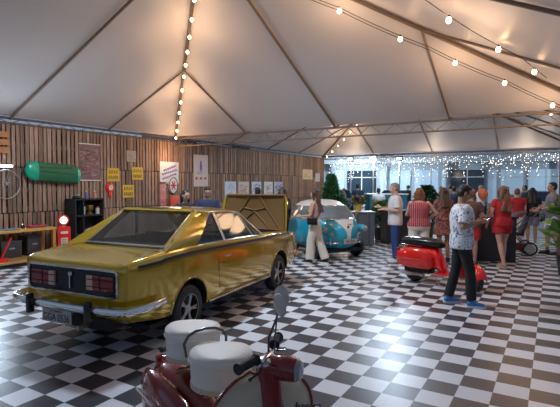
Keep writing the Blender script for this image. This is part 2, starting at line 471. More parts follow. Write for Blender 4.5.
# greenhouse: roof, pillars, rails
b = B()
def roofp(u, v):
    y = -2.11+v*1.00; e = 2*u-1
    hw = .585+.02*math.sin(PI*v); z = 1.352+.050*(1-abs(e)**2.4)-.040*v*v+.008
    return V((e*hw, y, z-.0))
b.grid(roofp, 16, 10)
def patch(*q): b.bm.faces.new([b.bm.verts.new(V(p)) for p in q])
for s in (-1, 1):
    A_, B_, C_, D_, D2, E2 = (.735, -2.95, .985), (.735, -2.36, 1.0), (.630, -1.92, 1.342), (.592, -2.12, 1.362), (.525, -2.13, 1.375), (.575, -2.76, 1.0)
    m1 = (.70, -2.80, 1.08)
    f = lambda p: (p[0]*s, p[1], p[2])
    def cp(u, v):
        lo = V(A_).lerp(V(B_), u); hi = V(D_).lerp(V(C_), u); p = lo.lerp(hi, v); p.x += .022*math.sin(PI*v); return V(f(p))
    b.grid(cp, 6, 8)
    def cq(u, v):
        lo = V(A_).lerp(V(E2), u); hi = V(D_).lerp(V(D2), u); p = lo.lerp(hi, v); p.x += .022*math.sin(PI*v)*(1-u); return V(f(p))
    b.grid(cq, 4, 8)
    # roof rail, A pillar, cowl corner
    patch(f((.592, -2.12, 1.362)), f(C_), f((.615, -1.15, 1.295)), f((.588, -1.11, 1.305)))
    patch(f((.588, -1.11, 1.308)), f((.615, -1.15, 1.290)), f((.735, -.60, .935)), f((.675, -.50, .935)))
    patch(f((.54, -1.11, 1.318)), f((.588, -1.11, 1.308)), f((.675, -.50, .935)), f((.63, -.48, .94)))
patch((-.54, -2.11, 1.372), (.54, -2.11, 1.372), (.53, -2.16, 1.348), (-.53, -2.16, 1.348))
b.solid(.025)
shell = b.obj('roof', gold, car, angle=35)
b = B()
for s in (-1, 1):
    b.tube([(s*.60, -2.12, 1.370), (s*.635, -1.94, 1.355), (s*.628, -1.5, 1.345), (s*.61, -1.14, 1.31), (s*.745, -.60, .95)], .009, 6)
b.obj('drip_rail', chrome, car)
# B pillars and glass
for s in (-1, 1): B().loft([[V((s*x, y, z)) for x, y in ((w, y0), (w, y0+.06), (w-.03, y0+.06), (w-.03, y0))] for w, y0, z in ((.745, -1.73, .96), (.632, -1.85, 1.345))]).obj('door_pillar', chrome, car, smooth=False)
def pane(name, q, s=1, m=glass):
    b = B(); b.poly([(x*s, y, z) for x, y, z in q]); return b.solid(.005).obj(name, m, car, smooth=False)
rwq = [(-.57, -2.74, 1.01), (.57, -2.74, 1.01), (.52, -2.14, 1.355), (-.52, -2.14, 1.355)]
pane('rear_window', rwq)
wsq = [(-.63, -.50, .95), (.63, -.50, .95), (.55, -1.10, 1.31), (-.55, -1.10, 1.31)]
pane('windshield', wsq)
for s in (-1, 1):
    pane('side_window', [(.735, -2.34, .99), (.735, -1.74, .98), (.624, -1.84, 1.34), (.626, -1.93, 1.34)], s)
    pane('side_window', [(.735, -1.67, .965), (.735, -.92, .945), (.612, -1.17, 1.295), (.622, -1.78, 1.32)], s)
    pane('vent_window', [(.735, -.89, .945), (.735, -.62, .935), (.612, -1.13, 1.29)], s)
b = B()
def loop(q, r=.011, s=1, out=.006): b.tube([(x*s+out*s*0, y, z) for x, y, z in q], r, 6, closed=True)
loop([(-.58, -2.76, 1.01), (0, -2.78, 1.015), (.58, -2.76, 1.01), (.53, -2.14, 1.362), (0, -2.12, 1.40), (-.53, -2.14, 1.362)], .011)
loop([(-.64, -.48, .95), (.64, -.48, .95), (.555, -1.10, 1.315), (-.555, -1.10, 1.315)], .010)
for s in (-1, 1):
    loop([(.748, -2.36, .992), (.748, -1.4, .985), (.748, -.60, .955), (.618, -1.14, 1.31), (.634, -1.5, 1.34), (.638, -1.92, 1.35)], .008, s)
    loop([(.742, -.90, .95), (.742, -.89, .95), (.622, -1.16, 1.295)], .006, s)
b.obj('window_trim', chrome, car)
# painted belt line: black band with a copper pinstripe
for s in (-1, 1):
    pth = [(-3.40, .62), (-3.0, .5), (-2.6, .4), (-2.2, .33), (-1.6, .3), (-1.0, .3), (-.6, .3), (0, .3), (.45, .3)]
    def sidepoint(y, z, o=.004):
        # half width of the flank at y, z
        for a, c in zip(st, st[1:]):
            if a[0] <= y <= c[0]:
                f = (y-a[0])/(c[0]-a[0]); P = [a[i]+(c[i]-a[i])*f for i in range(7)]; break
        else: P = st[-1]
        w, zb, zm, wb2, zt = P[1:6]
        pr = [(zb, w*.8), (zb+.03, w*.95), (zb+.12, w*.985), (zm, w), (zm+.10, w*.995), (zt-.09, (w+wb2)/2+.008), (zt-.025, wb2+.012), (zt, wb2-.012)]
        for (z1, x1), (z2, x2) in zip(pr, pr[1:]):
            if z1 <= z <= z2: return x1+(x2-x1)*(z-z1)/(z2-z1)+o
        return pr[-1][1]+o
    def band(dz0, dz1, name, m, o):
        def g(u, v):
            y = -3.36+u*3.86
            top = (.955+.03*min(1, (y+3.4)/.9)) if y < -2.4 else (.985-.035*(y+2.4)/2.9*1.5)
            z = top-.055-(.012 if y < -3 else 0)+dz0+(dz1-dz0)*v
            return V((s*sidepoint(y, z, o), y, z))
        B().grid(g, 60, 2).solid(.002).obj(name, m, car)
    band(-.012, .018, 'side_stripe', blackm, .006)
    band(-.034, -.022, 'pinstripe', mat('copper_stripe', (.20, .05, .03), .4), .006)
    # sill moulding, door outline, handle
    B().tube([(s*.785*.985, -2.15, .30), (s*.785*.985, -.38, .30)], .014, 8).obj('sill_trim', chrome, car)
    b = B()
    def seam(pts): b.tube([(s*sidepoint(y, z, -.0005), y, z) for y, z in pts], .0042, 5)
    seam([(-1.92, .94), (-1.93, .8), (-1.93, .6), (-1.90, .42), (-1.85, .34)]); seam([(-1.85, .34), (-1.2, .34), (-.65, .34)]); seam([(-.65, .34), (-.60, .45), (-.58, .7), (-.58, .90)])
    b.obj('door_seam', blackm, car)
    h = B().tube([(s*.80, -1.80, .80), (s*.815, -1.77, .80), (s*.815, -1.68, .80), (s*.80, -1.65, .80)], .009, 6).obj('door_handle', chrome, car)
# wheels
for y in (-2.52, 0):
    for s in (-1, 1): wheel('wheel', car, (s*.675, y, .285), .285, .155, s)
b = B()
for y in (-2.52, 0): b.cone((-.66, y, .285), (.66, y, .285), .035, seg=8)
b.box((0, -1.3, .22), (1.3, 3.6, .05)); b.obj('underbody', blackm, car, smooth=False)
# wheel arch lips
for y in (-2.52, 0):
    for s in (-1, 1):
        b = B(); pts = []
        for k in range(15):
            a = .05+(PI-.1)*k/14; yy = y+.35*math.cos(a); zz = .30+.35*math.sin(a)
            pts.append((s*sidepoint(yy, max(zz, .28), .001), yy, zz))
        b.tube(pts, .010, 6)
        b.obj('arch_lip', gold, car)
# tail: trunk lid seam, panel, lights, badge
b = B().tube([(-.60, -3.46, .925), (-.60, -2.86, 1.003), (.60, -2.86, 1.003), (.60, -3.46, .925)], .004, 5); b.obj('trunk_seam', blackm, car)
def rrect(w, h, r, y, n=6):
    pts = []
    for cx, cz, a0 in ((w-r, h-r, 0), (-w+r, h-r, PI/2), (-w+r, -h+r, PI), (w-r, -h+r, 1.5*PI)):
        for k in range(n+1): a = a0+k*PI/2/n; pts.append((cx+r*math.cos(a), y, cz+r*math.sin(a)))
    return pts
tp = B().poly([(x, y, z+.735) for x, y, z in rrect(.605, .125, .03, -3.525)], .06, (0, 1, 0)).obj('tail_panel', black, car, smooth=False)
B().tube([(x, y, z+.735) for x, y, z in rrect(.61, .13, .035, -3.535)], .010, 8, closed=True).obj('tail_panel_trim', chrome, car)
for s in (-1, 1):
    o = B().box((s*.41, -3.53, .735), (.34, .03, .15), bev=.012).obj('tail_light', redl, car)
    b = B()
    for z in (.70, .77): b.box((s*.41, -3.548, z), (.40, .008, .008))
    for x in (.40, .58): b.box((s*x, -3.548, .735), (.006, .008, .16))
    b.obj('lens_bars', black, o, smooth=False)
    B().box((s*.265, -3.535, .735), (.085, .03, .15), bev=.01).obj('reversing_light', mat('amber_white_lens', (.65, .42, .30), .2, coat=.5), o)
e = B(); e.box((0, -3.54, .735), (.012, .02, .16)); e.lathe([(.001, .01), (.022, .008), (.026, 0), (.001, 0)], 16, M.Translation((0, -3.54, .80)) @ M.Rotation(PI/2, 4, 'X')); e.obj('badge', chrome, car)
B().box((.62, -3.50, .885), (.12, .01, .012)).obj('name_plate', chrome, car, smooth=False)
# bumper
path = [(-.82, -3.08, .52), (-.835, -3.30, .515), (-.78, -3.55, .51), (-.62, -3.64, .505), (0, -3.67, .50), (.62, -3.64, .505), (.78, -3.55, .51), (.835, -3.30, .515), (.82, -3.08, .52)]
rings = []
pth = [V(p) for p in path]; fine = []
for i in range(len(pth)-1):
    for k in range(5):
        f = k/5; p0 = pth[max(0, i-1)]; p1 = pth[i]; p2 = pth[i+1]; p3 = pth[min(len(pth)-1, i+2)]
        fine.append(.5*((2*p1)+(-p0+p2)*f+(2*p0-5*p1+4*p2-p3)*f*f+(-p0+3*p1-3*p2+p3)*f**3))
fine.append(pth[-1])
for i, p in enumerate(fine):
    t_ = (fine[min(i+1, len(fine)-1)]-fine[max(i-1, 0)]).normalized(); out = t_.cross(V((0, 0, 1))).normalized()
    rings.append([p+out*a+V((0, 0, c)) for a, c in ((.0, .040), (.018, .036), (.03, .015), (.03, -.015), (.018, -.036), (0, -.040), (-.008, -.038), (-.008, .038))])
bp = B().loft(rings).obj('rear_bumper', chrome, car)
for s in (-1, 1):
    B().box((s*.40, -3.70, .495), (.055, .07, .20), bev=.018).obj('overrider', black, bp)
    B().cone((s*.40, -3.66, .5), (s*.40, -3.45, .5), .02, seg=8).obj('bumper_bracket', steel, bp)
lp = B().box((-.02, -3.695, .405), (.40, .012, .13), bev=.005).obj('license_plate', mat('plate_grey', (.42, .40, .38), .5), car)
text('GGA 0536', .10, mat('plate_ink', (.03, .03, .03), .6), lp, (-.02, -3.7025, .39), (PI/2, 0, 0), .001, 'plate_number', .82)
text('SP - CAMPINAS', .026, mat('plate_ink', (.03, .03, .03), .6), lp, (-.02, -3.7025, .452), (PI/2, 0, 0), .001, 'plate_town', .9)
B().box((-.02, -3.66, .44), (.3, .06, .03)).obj('plate_bracket', steel, lp, smooth=False)
B().cone((.18, -3.62, .29), (.18, -3.1, .30), .022, seg=12).obj('exhaust_pipe', steel, car)
B().box((0, -3.3, .31), (.9, .35, .13), bev=.03).obj('fuel_tank', blackm, car)
# front end
fb = [V((x, -.0-y-2.77+.0, z)) for x, y, z in []]
b = B(); b.tube([(-.84, .68, .47), (-.80, .92, .47), (0, 1.0, .47), (.80, .92, .47), (.84, .68, .47)], .045, 8); b.obj('front_bumper', chrome, car)
b = B().box((0, .915, .66), (1.2, .03, .2), bev=.01); b.obj('grille', black, car)
for s in (-1, 1):
    B().lathe([(.001, .03), (.07, .02), (.085, 0), (.085, -.02), (.001, -.02)], 24, M.Translation((s*.47, .93, .66)) @ M.Rotation(-PI/2, 4, 'X')).obj('headlight', mat('headlamp_glass', (.7, .7, .68), .1), car)
# hood, opened forwards on its nose hinge
hd = bpy.data.objects.new('x', None)
def hoodp(u, v, k=0):
    e = 2*u-1; y = .64+.13*v; z = .875+.645*v; y += .045*(1-e*e)*math.sin(PI*min(1, v*.9+.1))
    return V((-.05+e*(.665-.03*v)*(1-.08*max(0, v-.85)/.15), y+k, z))
hood = B().grid(lambda u, v: hoodp(u, v), 16, 10).solid(.012).obj('hood', gold, car)
b = B()
fr = [hoodp(u, v, -.02) for u, v in ((.02, .03), (.02, .97), (.98, .97), (.98, .03))]
b.tube(fr, .020, 6, closed=True)
P_ = lambda u, v: hoodp(u, v, -.022)
b.tube([P_(.08, .05), P_(.32, .62), P_(.42, .95)], .012, 6); b.tube([P_(.92, .05), P_(.68, .62), P_(.58, .95)], .012, 6)
b.tube([P_(.32, .62), P_(.5, .55), P_(.68, .62)], .011, 6); b.tube([P_(.25, .08), P_(.5, .52), P_(.75, .08)], .010, 6)
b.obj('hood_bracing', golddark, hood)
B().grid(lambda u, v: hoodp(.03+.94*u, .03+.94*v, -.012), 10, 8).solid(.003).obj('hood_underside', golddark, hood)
b = B()
for s in (-1, 1): b.cone((s*.5, .60, .84), (s*.5, .66, .93), .012, seg=6)
b.obj('hood_hinge', blackm, hood)
# engine
b = B().box((0, .05, .62), (.42, .55, .3), bev=.03).box((.1, -.05, .80), (.16, .4, .08), bev=.02); b.lathe([(.001, .06), (.15, .06), (.16, .03), (.16, -.02), (.001, -.03)], 20, M.Translation((-.1, .08, .83)))
b.box((0, .42, .66), (.6, .06, .34)).box((.45, -.2, .6), (.2, .25, .2), bev=.01); b.obj('engine', mat('engine_grey', (.08, .08, .085), .5, .5), car)
# interior
for x in (-.33, .33):
    b = B().box((x, -1.42, .56), (.48, .48, .16), bev=.05).box((x, -1.70, .80), (.46, .12, .50), M.Rotation(-.18, 3, 'X'), bev=.05); b.obj('front_seat', seatm, car)
b = B().box((0, -2.15, .54), (1.2, .45, .16), bev=.05).box((0, -2.42, .78), (1.22, .12, .42), M.Rotation(-.2, 3, 'X'), bev=.05); b.obj('rear_seat', seatm, car)
b = B().box((0, -.70, .86), (1.25, .22, .16), bev=.04); b.obj('dashboard', seatm, car)
b = B().tube([(-.33+.17*math.cos(a), -1.0+.05*math.sin(a), .90+.16*math.sin(a)) for a in [k*2*PI/20 for k in range(20)]], .011, 6, closed=True).cone((-.33, -1.0, .90), (-.33, -.75, .84), .02, seg=8).box((-.33, -1.0, .9), (.3, .015, .02)); b.obj('steering_wheel', black, car)
b = B().box((0, -1.13, 1.255), (.2, .03, .05), bev=.01).cone((0, -1.13, 1.26), (0, -1.08, 1.32), .008, seg=6); b.obj('rear_view_mirror', black, car)
B().box((0, -2.56, .97), (1.15, .26, .02), bev=.008).obj('parcel_shelf', seatm, car)

# ------------------------------------------------------------------ bubble car
blue = mat('turquoise_paint', (.015, .36, .52), .2, coat=.8, var=.05)
cream = mat('cream_paint', (.72, .70, .64), .3, coat=.4, var=.04)
dglass = mat('tinted_glass', (.16, .19, .21), .05, .0, coat=1, var=.4, scale=3)
iso = thing('bubble_car', 'small turquoise bubble car with cream roof and front door stripe', 'car', (-4.78, 10.60, 0), face_to(.862, -.507))
def bub(th, z, o=0):
    """surface of the egg: th = 0 is straight ahead (+y)"""
    tab = [(.20, .40, .86, .95), (.28, .56, 1.0, 1.08), (.40, .635, 1.09, 1.15), (.55, .67, 1.12, 1.18), (.70, .67, 1.09, 1.17), (.84, .655, 1.00, 1.10), (.92, .63, .92, 1.00), (1.08, .57, .76, .82), (1.20, .50, .62, .66), (1.28, .40, .48, .50), (1.325, .24, .30, .30), (1.34, .02, .03, .03)]
    for a, c in zip(tab, tab[1:]):
        if a[0] <= z <= c[0]:
            f = (z-a[0])/(c[0]-a[0]); f2 = f; rx, rf, rb = [a[i]+(c[i]-a[i])*f2 for i in (1, 2, 3)]; break
    c, s = math.sin(th), math.cos(th); p = 2/2.5
    x = rx*math.copysign(abs(c)**p, c); y = (rf if s > 0 else rb)*math.copysign(abs(s)**p, s)
    n_ = V((x/rx/rx, y/(rf*rf), .0)); n_ = n_.normalized() if n_.length > 1e-6 else V((0, 0, 1))
    n_.z = .5*(z-.7)/.6; n_.normalize()
    return V((x, y, z))+n_*o
def bpatch(name, t0, t1, z0, z1, o, m, par, nu=24, nv=8, thick=.006):
    def g(u, v):
        z = (z0(0) if callable(z0) else z0); zz = (z1(0) if callable(z1) else z1); z = z+(zz-z)*v
        a = t0(v) if callable(t0) else t0; c = t1(v) if callable(t1) else t1
        return bub(a+(c-a)*u, z, o)
    return B().grid(g, nu, nv).solid(thick).obj(name, m, par)
zs = [.20, .24, .28, .34, .40, .48, .55, .62, .70, .77, .84, .88, .90]
bd = B().loft([[bub(k*2*PI/64, z) for k in range(64)] for z in zs]).obj('body', blue, iso)
cs = []
for s in (-1, 1): cs.append(B().cone((s*.42, .62, .24), (s*.9, .62, .24), .27, seg=36).obj('c', blackm, smooth=False))
cut(bd, cs)
for p in bd.data.polygons: p.use_smooth = True
bd.data.set_sharp_from_angle(angle=math.radians(40))
zs = [.90, .92, 1.0, 1.08, 1.14, 1.20, 1.24, 1.28, 1.305, 1.325, 1.335, 1.34]
B().loft([[bub(k*2*PI/64, z) for k in range(64)] for z in zs]).obj('roof', cream, iso)
bpatch('windscreen', -.78, .78, .93, 1.19, .008, dglass, iso)
bpatch('rear_window', PI-.8, PI+.8, .95, 1.2, .008, dglass, iso)
for s in (-1, 1):
    w = bpatch('side_window', s*.92, s*2.2, .93, 1.19, .008, dglass, iso)
    B().tube([bub(s*1.55, .93+.26*k/6, .014) for k in range(7)], .01, 6).obj('window_divider', chrome, w)
B().tube([bub(a, z, .012) for a, z in [(-.8+1.6*k/16, .92) for k in range(17)]+[(.8-1.6*k/16, 1.2) for k in range(17)]], .010, 6, closed=True).obj('windscreen_frame', chrome, iso)
dr = bpatch('door_stripe', lambda v: -(.035+.62*max(0, v-.25)**2.2), lambda v: (.035+.62*max(0, v-.25)**2.2), .40, .915, .008, cream, iso, 20, 16)
B().tube([bub(k*2*PI/64, .905, .006) for k in range(64)], .010, 6, closed=True).obj('belt_trim', chrome, iso)
B().tube([bub(a, z, .004) for a, z in [(-.72, .9), (-.70, .6), (-.6, .34), (0, .31), (.6, .34), (.70, .6), (.72, .9)]], .005, 5).obj('door_seam', blackm, iso)
B().tube([bub(-.12, .80, .02), bub(-.05, .80, .035), bub(.0, .80, .02)], .009, 6).obj('door_handle', chrome, iso)
B().lathe([(.001, .012), (.03, .01), (.035, 0), (.001, 0)], 16, M.Translation(bub(0, .74, .015)) @ M.Rotation(-PI/2, 4, 'X')).obj('badge', chrome, iso)
for s in (-1, 1):
    c = bub(s*.78, .68, .06)
    o = B().ball(c, (.095, .17, .095)).obj('headlight_pod', blue, iso)
    B().lathe([(.001, .03), (.06, .022), (.085, 0), (.09, -.02), (.001, -.02)], 24, M.Translation(c+V((0, .15, 0))) @ M.Rotation(-PI/2, 4, 'X') @ M.Diagonal((.8, .8, .8, 1))).obj('headlight', mat('headlamp_lens', (.30, .30, .30), .08, coat=1), o)
    o = B().tube([bub(s*.75, .40, .03), bub(s*.60, .40, .055), bub(s*.35, .40, .05), bub(s*.3, .40, .03)], .018, 8).obj('front_bumper', chrome, iso)
    B().box(bub(s*.55, .43, .06), (.03, .03, .14), bev=.01).obj('overrider', chrome, o)
    B().ball(bub(s*.50, .585, .01), (.035, .02, .035)).obj('indicator', mat('amber_lens', (.7, .25, .05), .2), iso)
    mr = B().tube([bub(s*.95, .90, 0), bub(s*.95, .98, .12)], .006, 6).ball(bub(s*.95, 1.0, .13), (.05, .015, .04)).obj('side_mirror', chrome, iso)
    wheel('front_wheel', iso, (s*.60, .62, .24), .24, .12, s, 'cap')
    wheel('rear_wheel', iso, (s*.25, -.80, .24), .24, .12, s, 'cap')
lp = B().box((0, 1.165, .43), (.36, .012, .11), bev=.004).obj('license_plate', mat('plate_grey', (.42, .40, .38), .5), iso)
text('BR 1957', .07, mat('plate_ink', (.03, .03, .03), .6), lp, (0, 1.172, .43), (PI/2, 0, PI), .001, 'plate_number')
B().box((0, .1, .2), (.9, 1.7, .08), bev=.03).obj('chassis', blackm, iso)

# ------------------------------------------------------------------ scooters
sred = mat('scooter_red', (.72, .014, .010), .2, coat=.8, var=.06)
dred = mat('dark_red_paint', (.24, .010, .012), .22, coat=.7, var=.1)
ves = thing('scooter', 'bright red scooter with black bench seat standing behind the man in the patterned shirt', 'scooter', (-1.41, 8.30, 0), face_to(.947, -.32))
ves.location = (-1.50, 8.33, 0); ves.scale = (.92, .92, .92)
def swheel(parent, y, R=.215, W=.085, x=0):
    mt = M.Rotation(PI/2, 4, 'Y')
    o = B().lathe([(R*.6, -W/2), (R*.9, -W/2), (R, -W*.2), (R, W*.2), (R*.9, W/2), (R*.6, W/2)], 36, mt).obj('wheel', tyre, parent, loc=(x, y, R))
    B().lathe([(.001, -W*.5), (R*.3, -W*.5), (R*.62, -W*.25), (R*.62, W*.25), (R*.3, W*.5), (.001, W*.5)], 28, mt).obj('rim', steel, o)
    return o
swheel(ves, -.60); fw = swheel(ves, .58); fw.rotation_euler = (0, 0, -.75)
# body shell
b = B(); rg = []
for y, w, z0, z1 in ((-.90, .08, .36, .48), (-.86, .13, .33, .60), (-.74, .16, .32, .68), (-.55, .17, .31, .695), (-.30, .165, .30, .695), (-.15, .15, .28, .68), (-.04, .13, .24, .55), (.02, .13, .22, .34)):
    rg.append([V((w*math.cos(a)*1.0, y, (z0+z1)/2+(z1-z0)/2*math.sin(a))) for a in [k*2*PI/20 for k in range(20)]])
b.loft(rg); bd = b.obj('body', sred, ves)
for s in (-1, 1):
    b = B(); rg = []
    for y, w, z0, z1 in ((-.88, .05, .36, .46), (-.84, .09, .32, .58), (-.68, .12, .30, .66), (-.50, .13, .29, .68), (-.30, .12, .29, .66), (-.18, .09, .30, .60), (-.12, .03, .36, .50)):
        rg.append([V((s*(.12+w*.65)+w*.72*math.copysign(abs(math.cos(a))**.7, math.cos(a)), y, (z0+z1)/2+(z1-z0)/2*math.copysign(abs(math.sin(a))**.75, math.sin(a)))) for a in [k*2*PI/20 for k in range(20)]])
    cw = b.loft(rg).obj('side_cowl', sred, ves)
    B().tube([(s*.30, -.85, .47), (s*.318, -.6, .47), (s*.30, -.35, .47)], .006, 6).obj('cowl_strip', chrome, cw)
# floor board and leg shield
b = B(); b.grid(lambda u, v: V(((2*u-1)*.20, -.10+.50*v, .245+.01*math.sin(PI*u))), 6, 6); b.solid(.018); b.obj('floorboard', sred, ves)
def shield(m, par, w0=.34, top=.84, y0=.40, lean=.12, name='leg_shield'):
    def g(u, v):
        e = 2*u-1; z = .24+(top-.24)*v; w = w0*(.62+.42*math.sin(PI*min(1, .12+.78*v)))
        if v > .8: w *= (1-((v-.8)/.2)**2*.45)
        return V((e*w, y0+lean*(1-v)*.6-.10*e*e+.02, z))
    return B().grid(g, 18, 20).solid(.008).obj(name, m, par)
ls = shield(sred, ves)
b = B().tube([(0, .42, .22), (0, .40, .55), (0, .36, .92)], .035, 10); b.obj('steering_column', sred, ves)
b = B().tube([(0, .58, .215), (.07, .57, .22), (.06, .50, .42), (0, .44, .6)], .018, 8); b.obj('fork', steel, ves)
b = B()
b.grid(lambda u, v: V(((2*u-1)*.085, .27*math.cos(.25+v*2.35), .20+.27*math.sin(.25+v*2.35)-.05*(2*u-1)**2)), 8, 14); b.solid(.006); q = b.obj('front_mudguard', sred, ves, loc=(0, .57, 0)); q.rotation_euler = (0, 0, -.75)
hs = B().ball((0, .36, .97), (.10, .12, .075)).box((0, .34, .96), (.30, .07, .05), bev=.02).obj('headset', sred, ves)
B().lathe([(.001, .02), (.055, .015), (.065, 0), (.065, -.02), (.001, -.02)], 20, M.Translation((0, .46, .97)) @ M.Rotation(-PI/2, 4, 'X')).obj('headlight', mat('headlamp_glass', (.7, .7, .68), .1), hs)
for s in (-1, 1):
    B().cone((s*.14, .34, .96), (s*.34, .29, .96), .018, seg=10).obj('handle_grip', rubber, hs)
    B().tube([(s*.16, .36, .955), (s*.33, .35, .95)], .005, 5).obj('brake_lever', chrome, hs)
b = B().tube([(-.12, .34, .98), (-.16, .32, 1.15)], .006, 6).ball((-.17, .32, 1.2), (.055, .012, .055)); b.obj('mirror', chrome, ves)
st_ = B(); rg = []
for y, w, z0, z1 in ((-.84, .08, .72, .80), (-.80, .13, .69, .845), (-.60, .15, .68, .86), (-.35, .145, .68, .85), (-.12, .125, .68, .835), (-.04, .09, .685, .81), (-.01, .04, .70, .78)):
    rg.append([V((w*math.copysign(abs(math.cos(a))**.7, math.cos(a)), y, (z0+z1)/2+(z1-z0)/2*math.copysign(abs(math.sin(a))**.7, math.sin(a)))) for a in [k*2*PI/24 for k in range(24)]])
seat = st_.loft(rg).obj('seat', black, ves)
B().tube([(-.148, -.35, .70), (-.152, -.6, .70), (-.12, -.82, .71), (0, -.85, .71), (.12, -.82, .71), (.152, -.6, .70), (.148, -.35, .70)], .008, 6).obj('seat_trim', chrome, seat)
B().box((0, -.97, .58), (.10, .04, .07), bev=.015).obj('tail_light', redl, ves)
b = B().tube([(.06, -.35, .24), (.16, -.10, .20), (.20, .02, .02)], .011, 6).tube([(-.06, -.35, .24), (-.16, -.10, .20), (-.20, .02, .02)], .011, 6); b.obj('kickstand', steel, ves)
b = B().cone((.10, -.75, .16), (.12, -.35, .17), .045, seg=12).cone((.10, -.75, .16), (.10, -.88, .14), .015, seg=8); b.obj('exhaust', steel, ves)
B().box((0.03, -.42, .28), (.2, .42, .18), bev=.04).obj('engine', blackm, ves)

# foreground scooter with two covered saddles
lam = thing('scooter', 'dark red scooter with two white-covered saddles, cut off by the lower edge', 'scooter', (-1.45, 1.97, 0), face_to(.86, -.42))
# local +y = forward
whitecov = mat('saddle_cover', (.86, .78, .68), .55, var=.05, bump=.15)
fr_ = mat('fringe', (.70, .60, .46), .8, var=.2, scale=60)
def saddle(loc, sc, par):
    b = B(); rg = []
    for z, k in ((.0, .97), (.05, 1.0), (.10, 1.02), (.115, 1.045), (.13, 1.05), (.148, 1.03), (.158, .95), (.163, .75), (.165, .35), (.165, .02)):
        ring = []
        for i in range(36):
            a = i*2*PI/36; r = .142*(1-.16*math.cos(a))*k*sc
            ring.append(V((r*math.sin(a)*1.06, r*math.cos(a)*1.02, z*sc+.004*math.sin(3*a)*(z < .16))))
        rg.append(ring)
    o = b.loft(rg).obj('saddle_cover', whitecov, par, loc=loc)
    b = B()
    for i in range(90):
        a = i*2*PI/90; r = .142*(1-.16*math.cos(a))*.975*sc; p = V((r*math.sin(a)*1.06, r*math.cos(a)*1.02, .012))
        b.cone(p, p*1.01+V((0, 0, -.022-.006*random.random())), .006, .005, 5)
    b.obj('fringe', fr_, o)
    b = B().tube([V((.142*(1-.16*math.cos(a))*1.05*sc*math.sin(a)*1.06, .142*(1-.16*math.cos(a))*1.05*sc*math.cos(a)*1.02, .118*sc)) for a in [k*2*PI/36 for k in range(36)]], .005, 6, closed=True); b.obj('piping', whitecov, o)
    return o
saddle((.0, .03, .665), 1.06, lam); saddle((-.02, -.37, .685), 1.06, lam)
B().tube([(-.12, -.17, .76), (-.13, -.18, .83), (-.105, -.18, .87), (-.06, -.18, .89), (0, -.18, .897), (.06, -.18, .89), (.105, -.18, .87), (.13, -.18, .83), (.12, -.17, .76)], .008, 8).obj('grab_handle', mat('grey_rail', (.12, .115, .12), .3, .7), lam)
b = B().tube([(0, .05, .63), (0, .0, .5), (0, -.1, .42)], .022, 8).tube([(0, -.34, .64), (0, -.36, .52), (0, -.42, .44)], .022, 8).tube([(0, -.42, .46), (0, 0, .44), (0, .3, .25)], .03, 8)
for y in (.0, -.36):
    for k in range(3): b.tube([(.05*math.cos(a)+(k-1)*.05, y+.05*math.sin(a)*.4, .60+.01*a/3) for a in [q*.6 for q in range(12)]], .006, 5)
b.obj('saddle_frame', mat('brass_spring', (.30, .20, .08), .4, .7), lam)
for s in (-1, 1):
    rg = []
    for y, w, z0, z1 in ((-.72, .02, .40, .46), (-.66, .06, .30, .55), (-.50, .09, .24, .60), (-.28, .10, .22, .61), (-.05, .08, .22, .57), (.08, .05, .26, .48), (.13, .015, .34, .42)):
        rg.append([V((s*(.13+w*.7)+w*.75*math.cos(a), y, (z0+z1)/2+(z1-z0)/2*math.sin(a))) for a in [k*2*PI/20 for k in range(20)]])
    q = B().loft(rg).obj('side_panel', dred, lam)
    B().tube([(s*.28, -.55, .48), (s*.292, -.3, .50), (s*.27, -.05, .46)], .007, 6).obj('panel_flash', chrome, q)
    B().lathe([(.001, .01), (.03, .008), (.035, 0), (.001, 0)], 14, M.Translation((s*.275, -.3, .42)) @ M.Rotation(s*PI/2, 4, 'Y')).obj('panel_knob', chrome, q)
b = B(); rg = []
for y, w, z0, z1 in ((-.85, .04, .34, .42), (-.78, .11, .28, .54), (-.60, .15, .26, .60), (-.3, .14, .26, .58), (0, .11, .22, .46), (.05, .09, .2, .3)):
    rg.append([V((w*math.cos(a), y, (z0+z1)/2+(z1-z0)/2*math.sin(a))) for a in [k*2*PI/20 for k in range(20)]])
b.loft(rg).obj('rear_body', dred, lam)
B().cone((0, -.88, .56), (-.1, -.95, .56), .02, seg=8).ball((-.1, -.95, .56), .025).obj('rear_knob', black, lam)
B().box((0, -.86, .50), (.09, .05, .07), bev=.015).obj('tail_light', redl, lam)
swheel(lam, -.62, .215); swheel(lam, .60, .215)
b = B(); b.grid(lambda u, v: V(((2*u-1)*.19, .0+.40*v, .21)), 4, 4); b.solid(.02); b.obj('floorboard', dred, lam)
ivory = mat('ivory_panel', (.55, .44, .30), .4, coat=.3, var=.08)
def lsh(u, v, o=0):
    e = 2*u-1; z = .24+.62*v; w = .27*(.66+.40*math.sin(PI*min(1, .12+.74*v)))
    if v > .72: w *= math.sqrt(max(.0, 1-((v-.72)/.285)**2))*.9+.1
    return V((e*w, .48+.06*(1-v)-.09*e*e+o, z))
ls = B().grid(lambda u, v: lsh(u, v), 22, 30).solid(.008).obj('leg_shield', ivory, lam)
B().tube([lsh(0, k/24, .004) for k in range(25)]+[lsh(k/6, 1, .004) for k in range(1, 6)]+[lsh(1, 1-k/24, .004) for k in range(25)], .008, 7).obj('shield_edge', dred, ls)
text('Lambretta', .055, mat('badge_ink', (.04, .03, .03), .4), ls, lsh(.22, .72, .012), (PI/2-.1, .12, PI-.16), .002, 'lettering')
b = B().tube([(0, .56, .2), (0, .51, .55), (0, .47, .80), (0, .455, .90)], [.05, .05, .055, .05], 14); b.obj('steering_column', dred, lam)
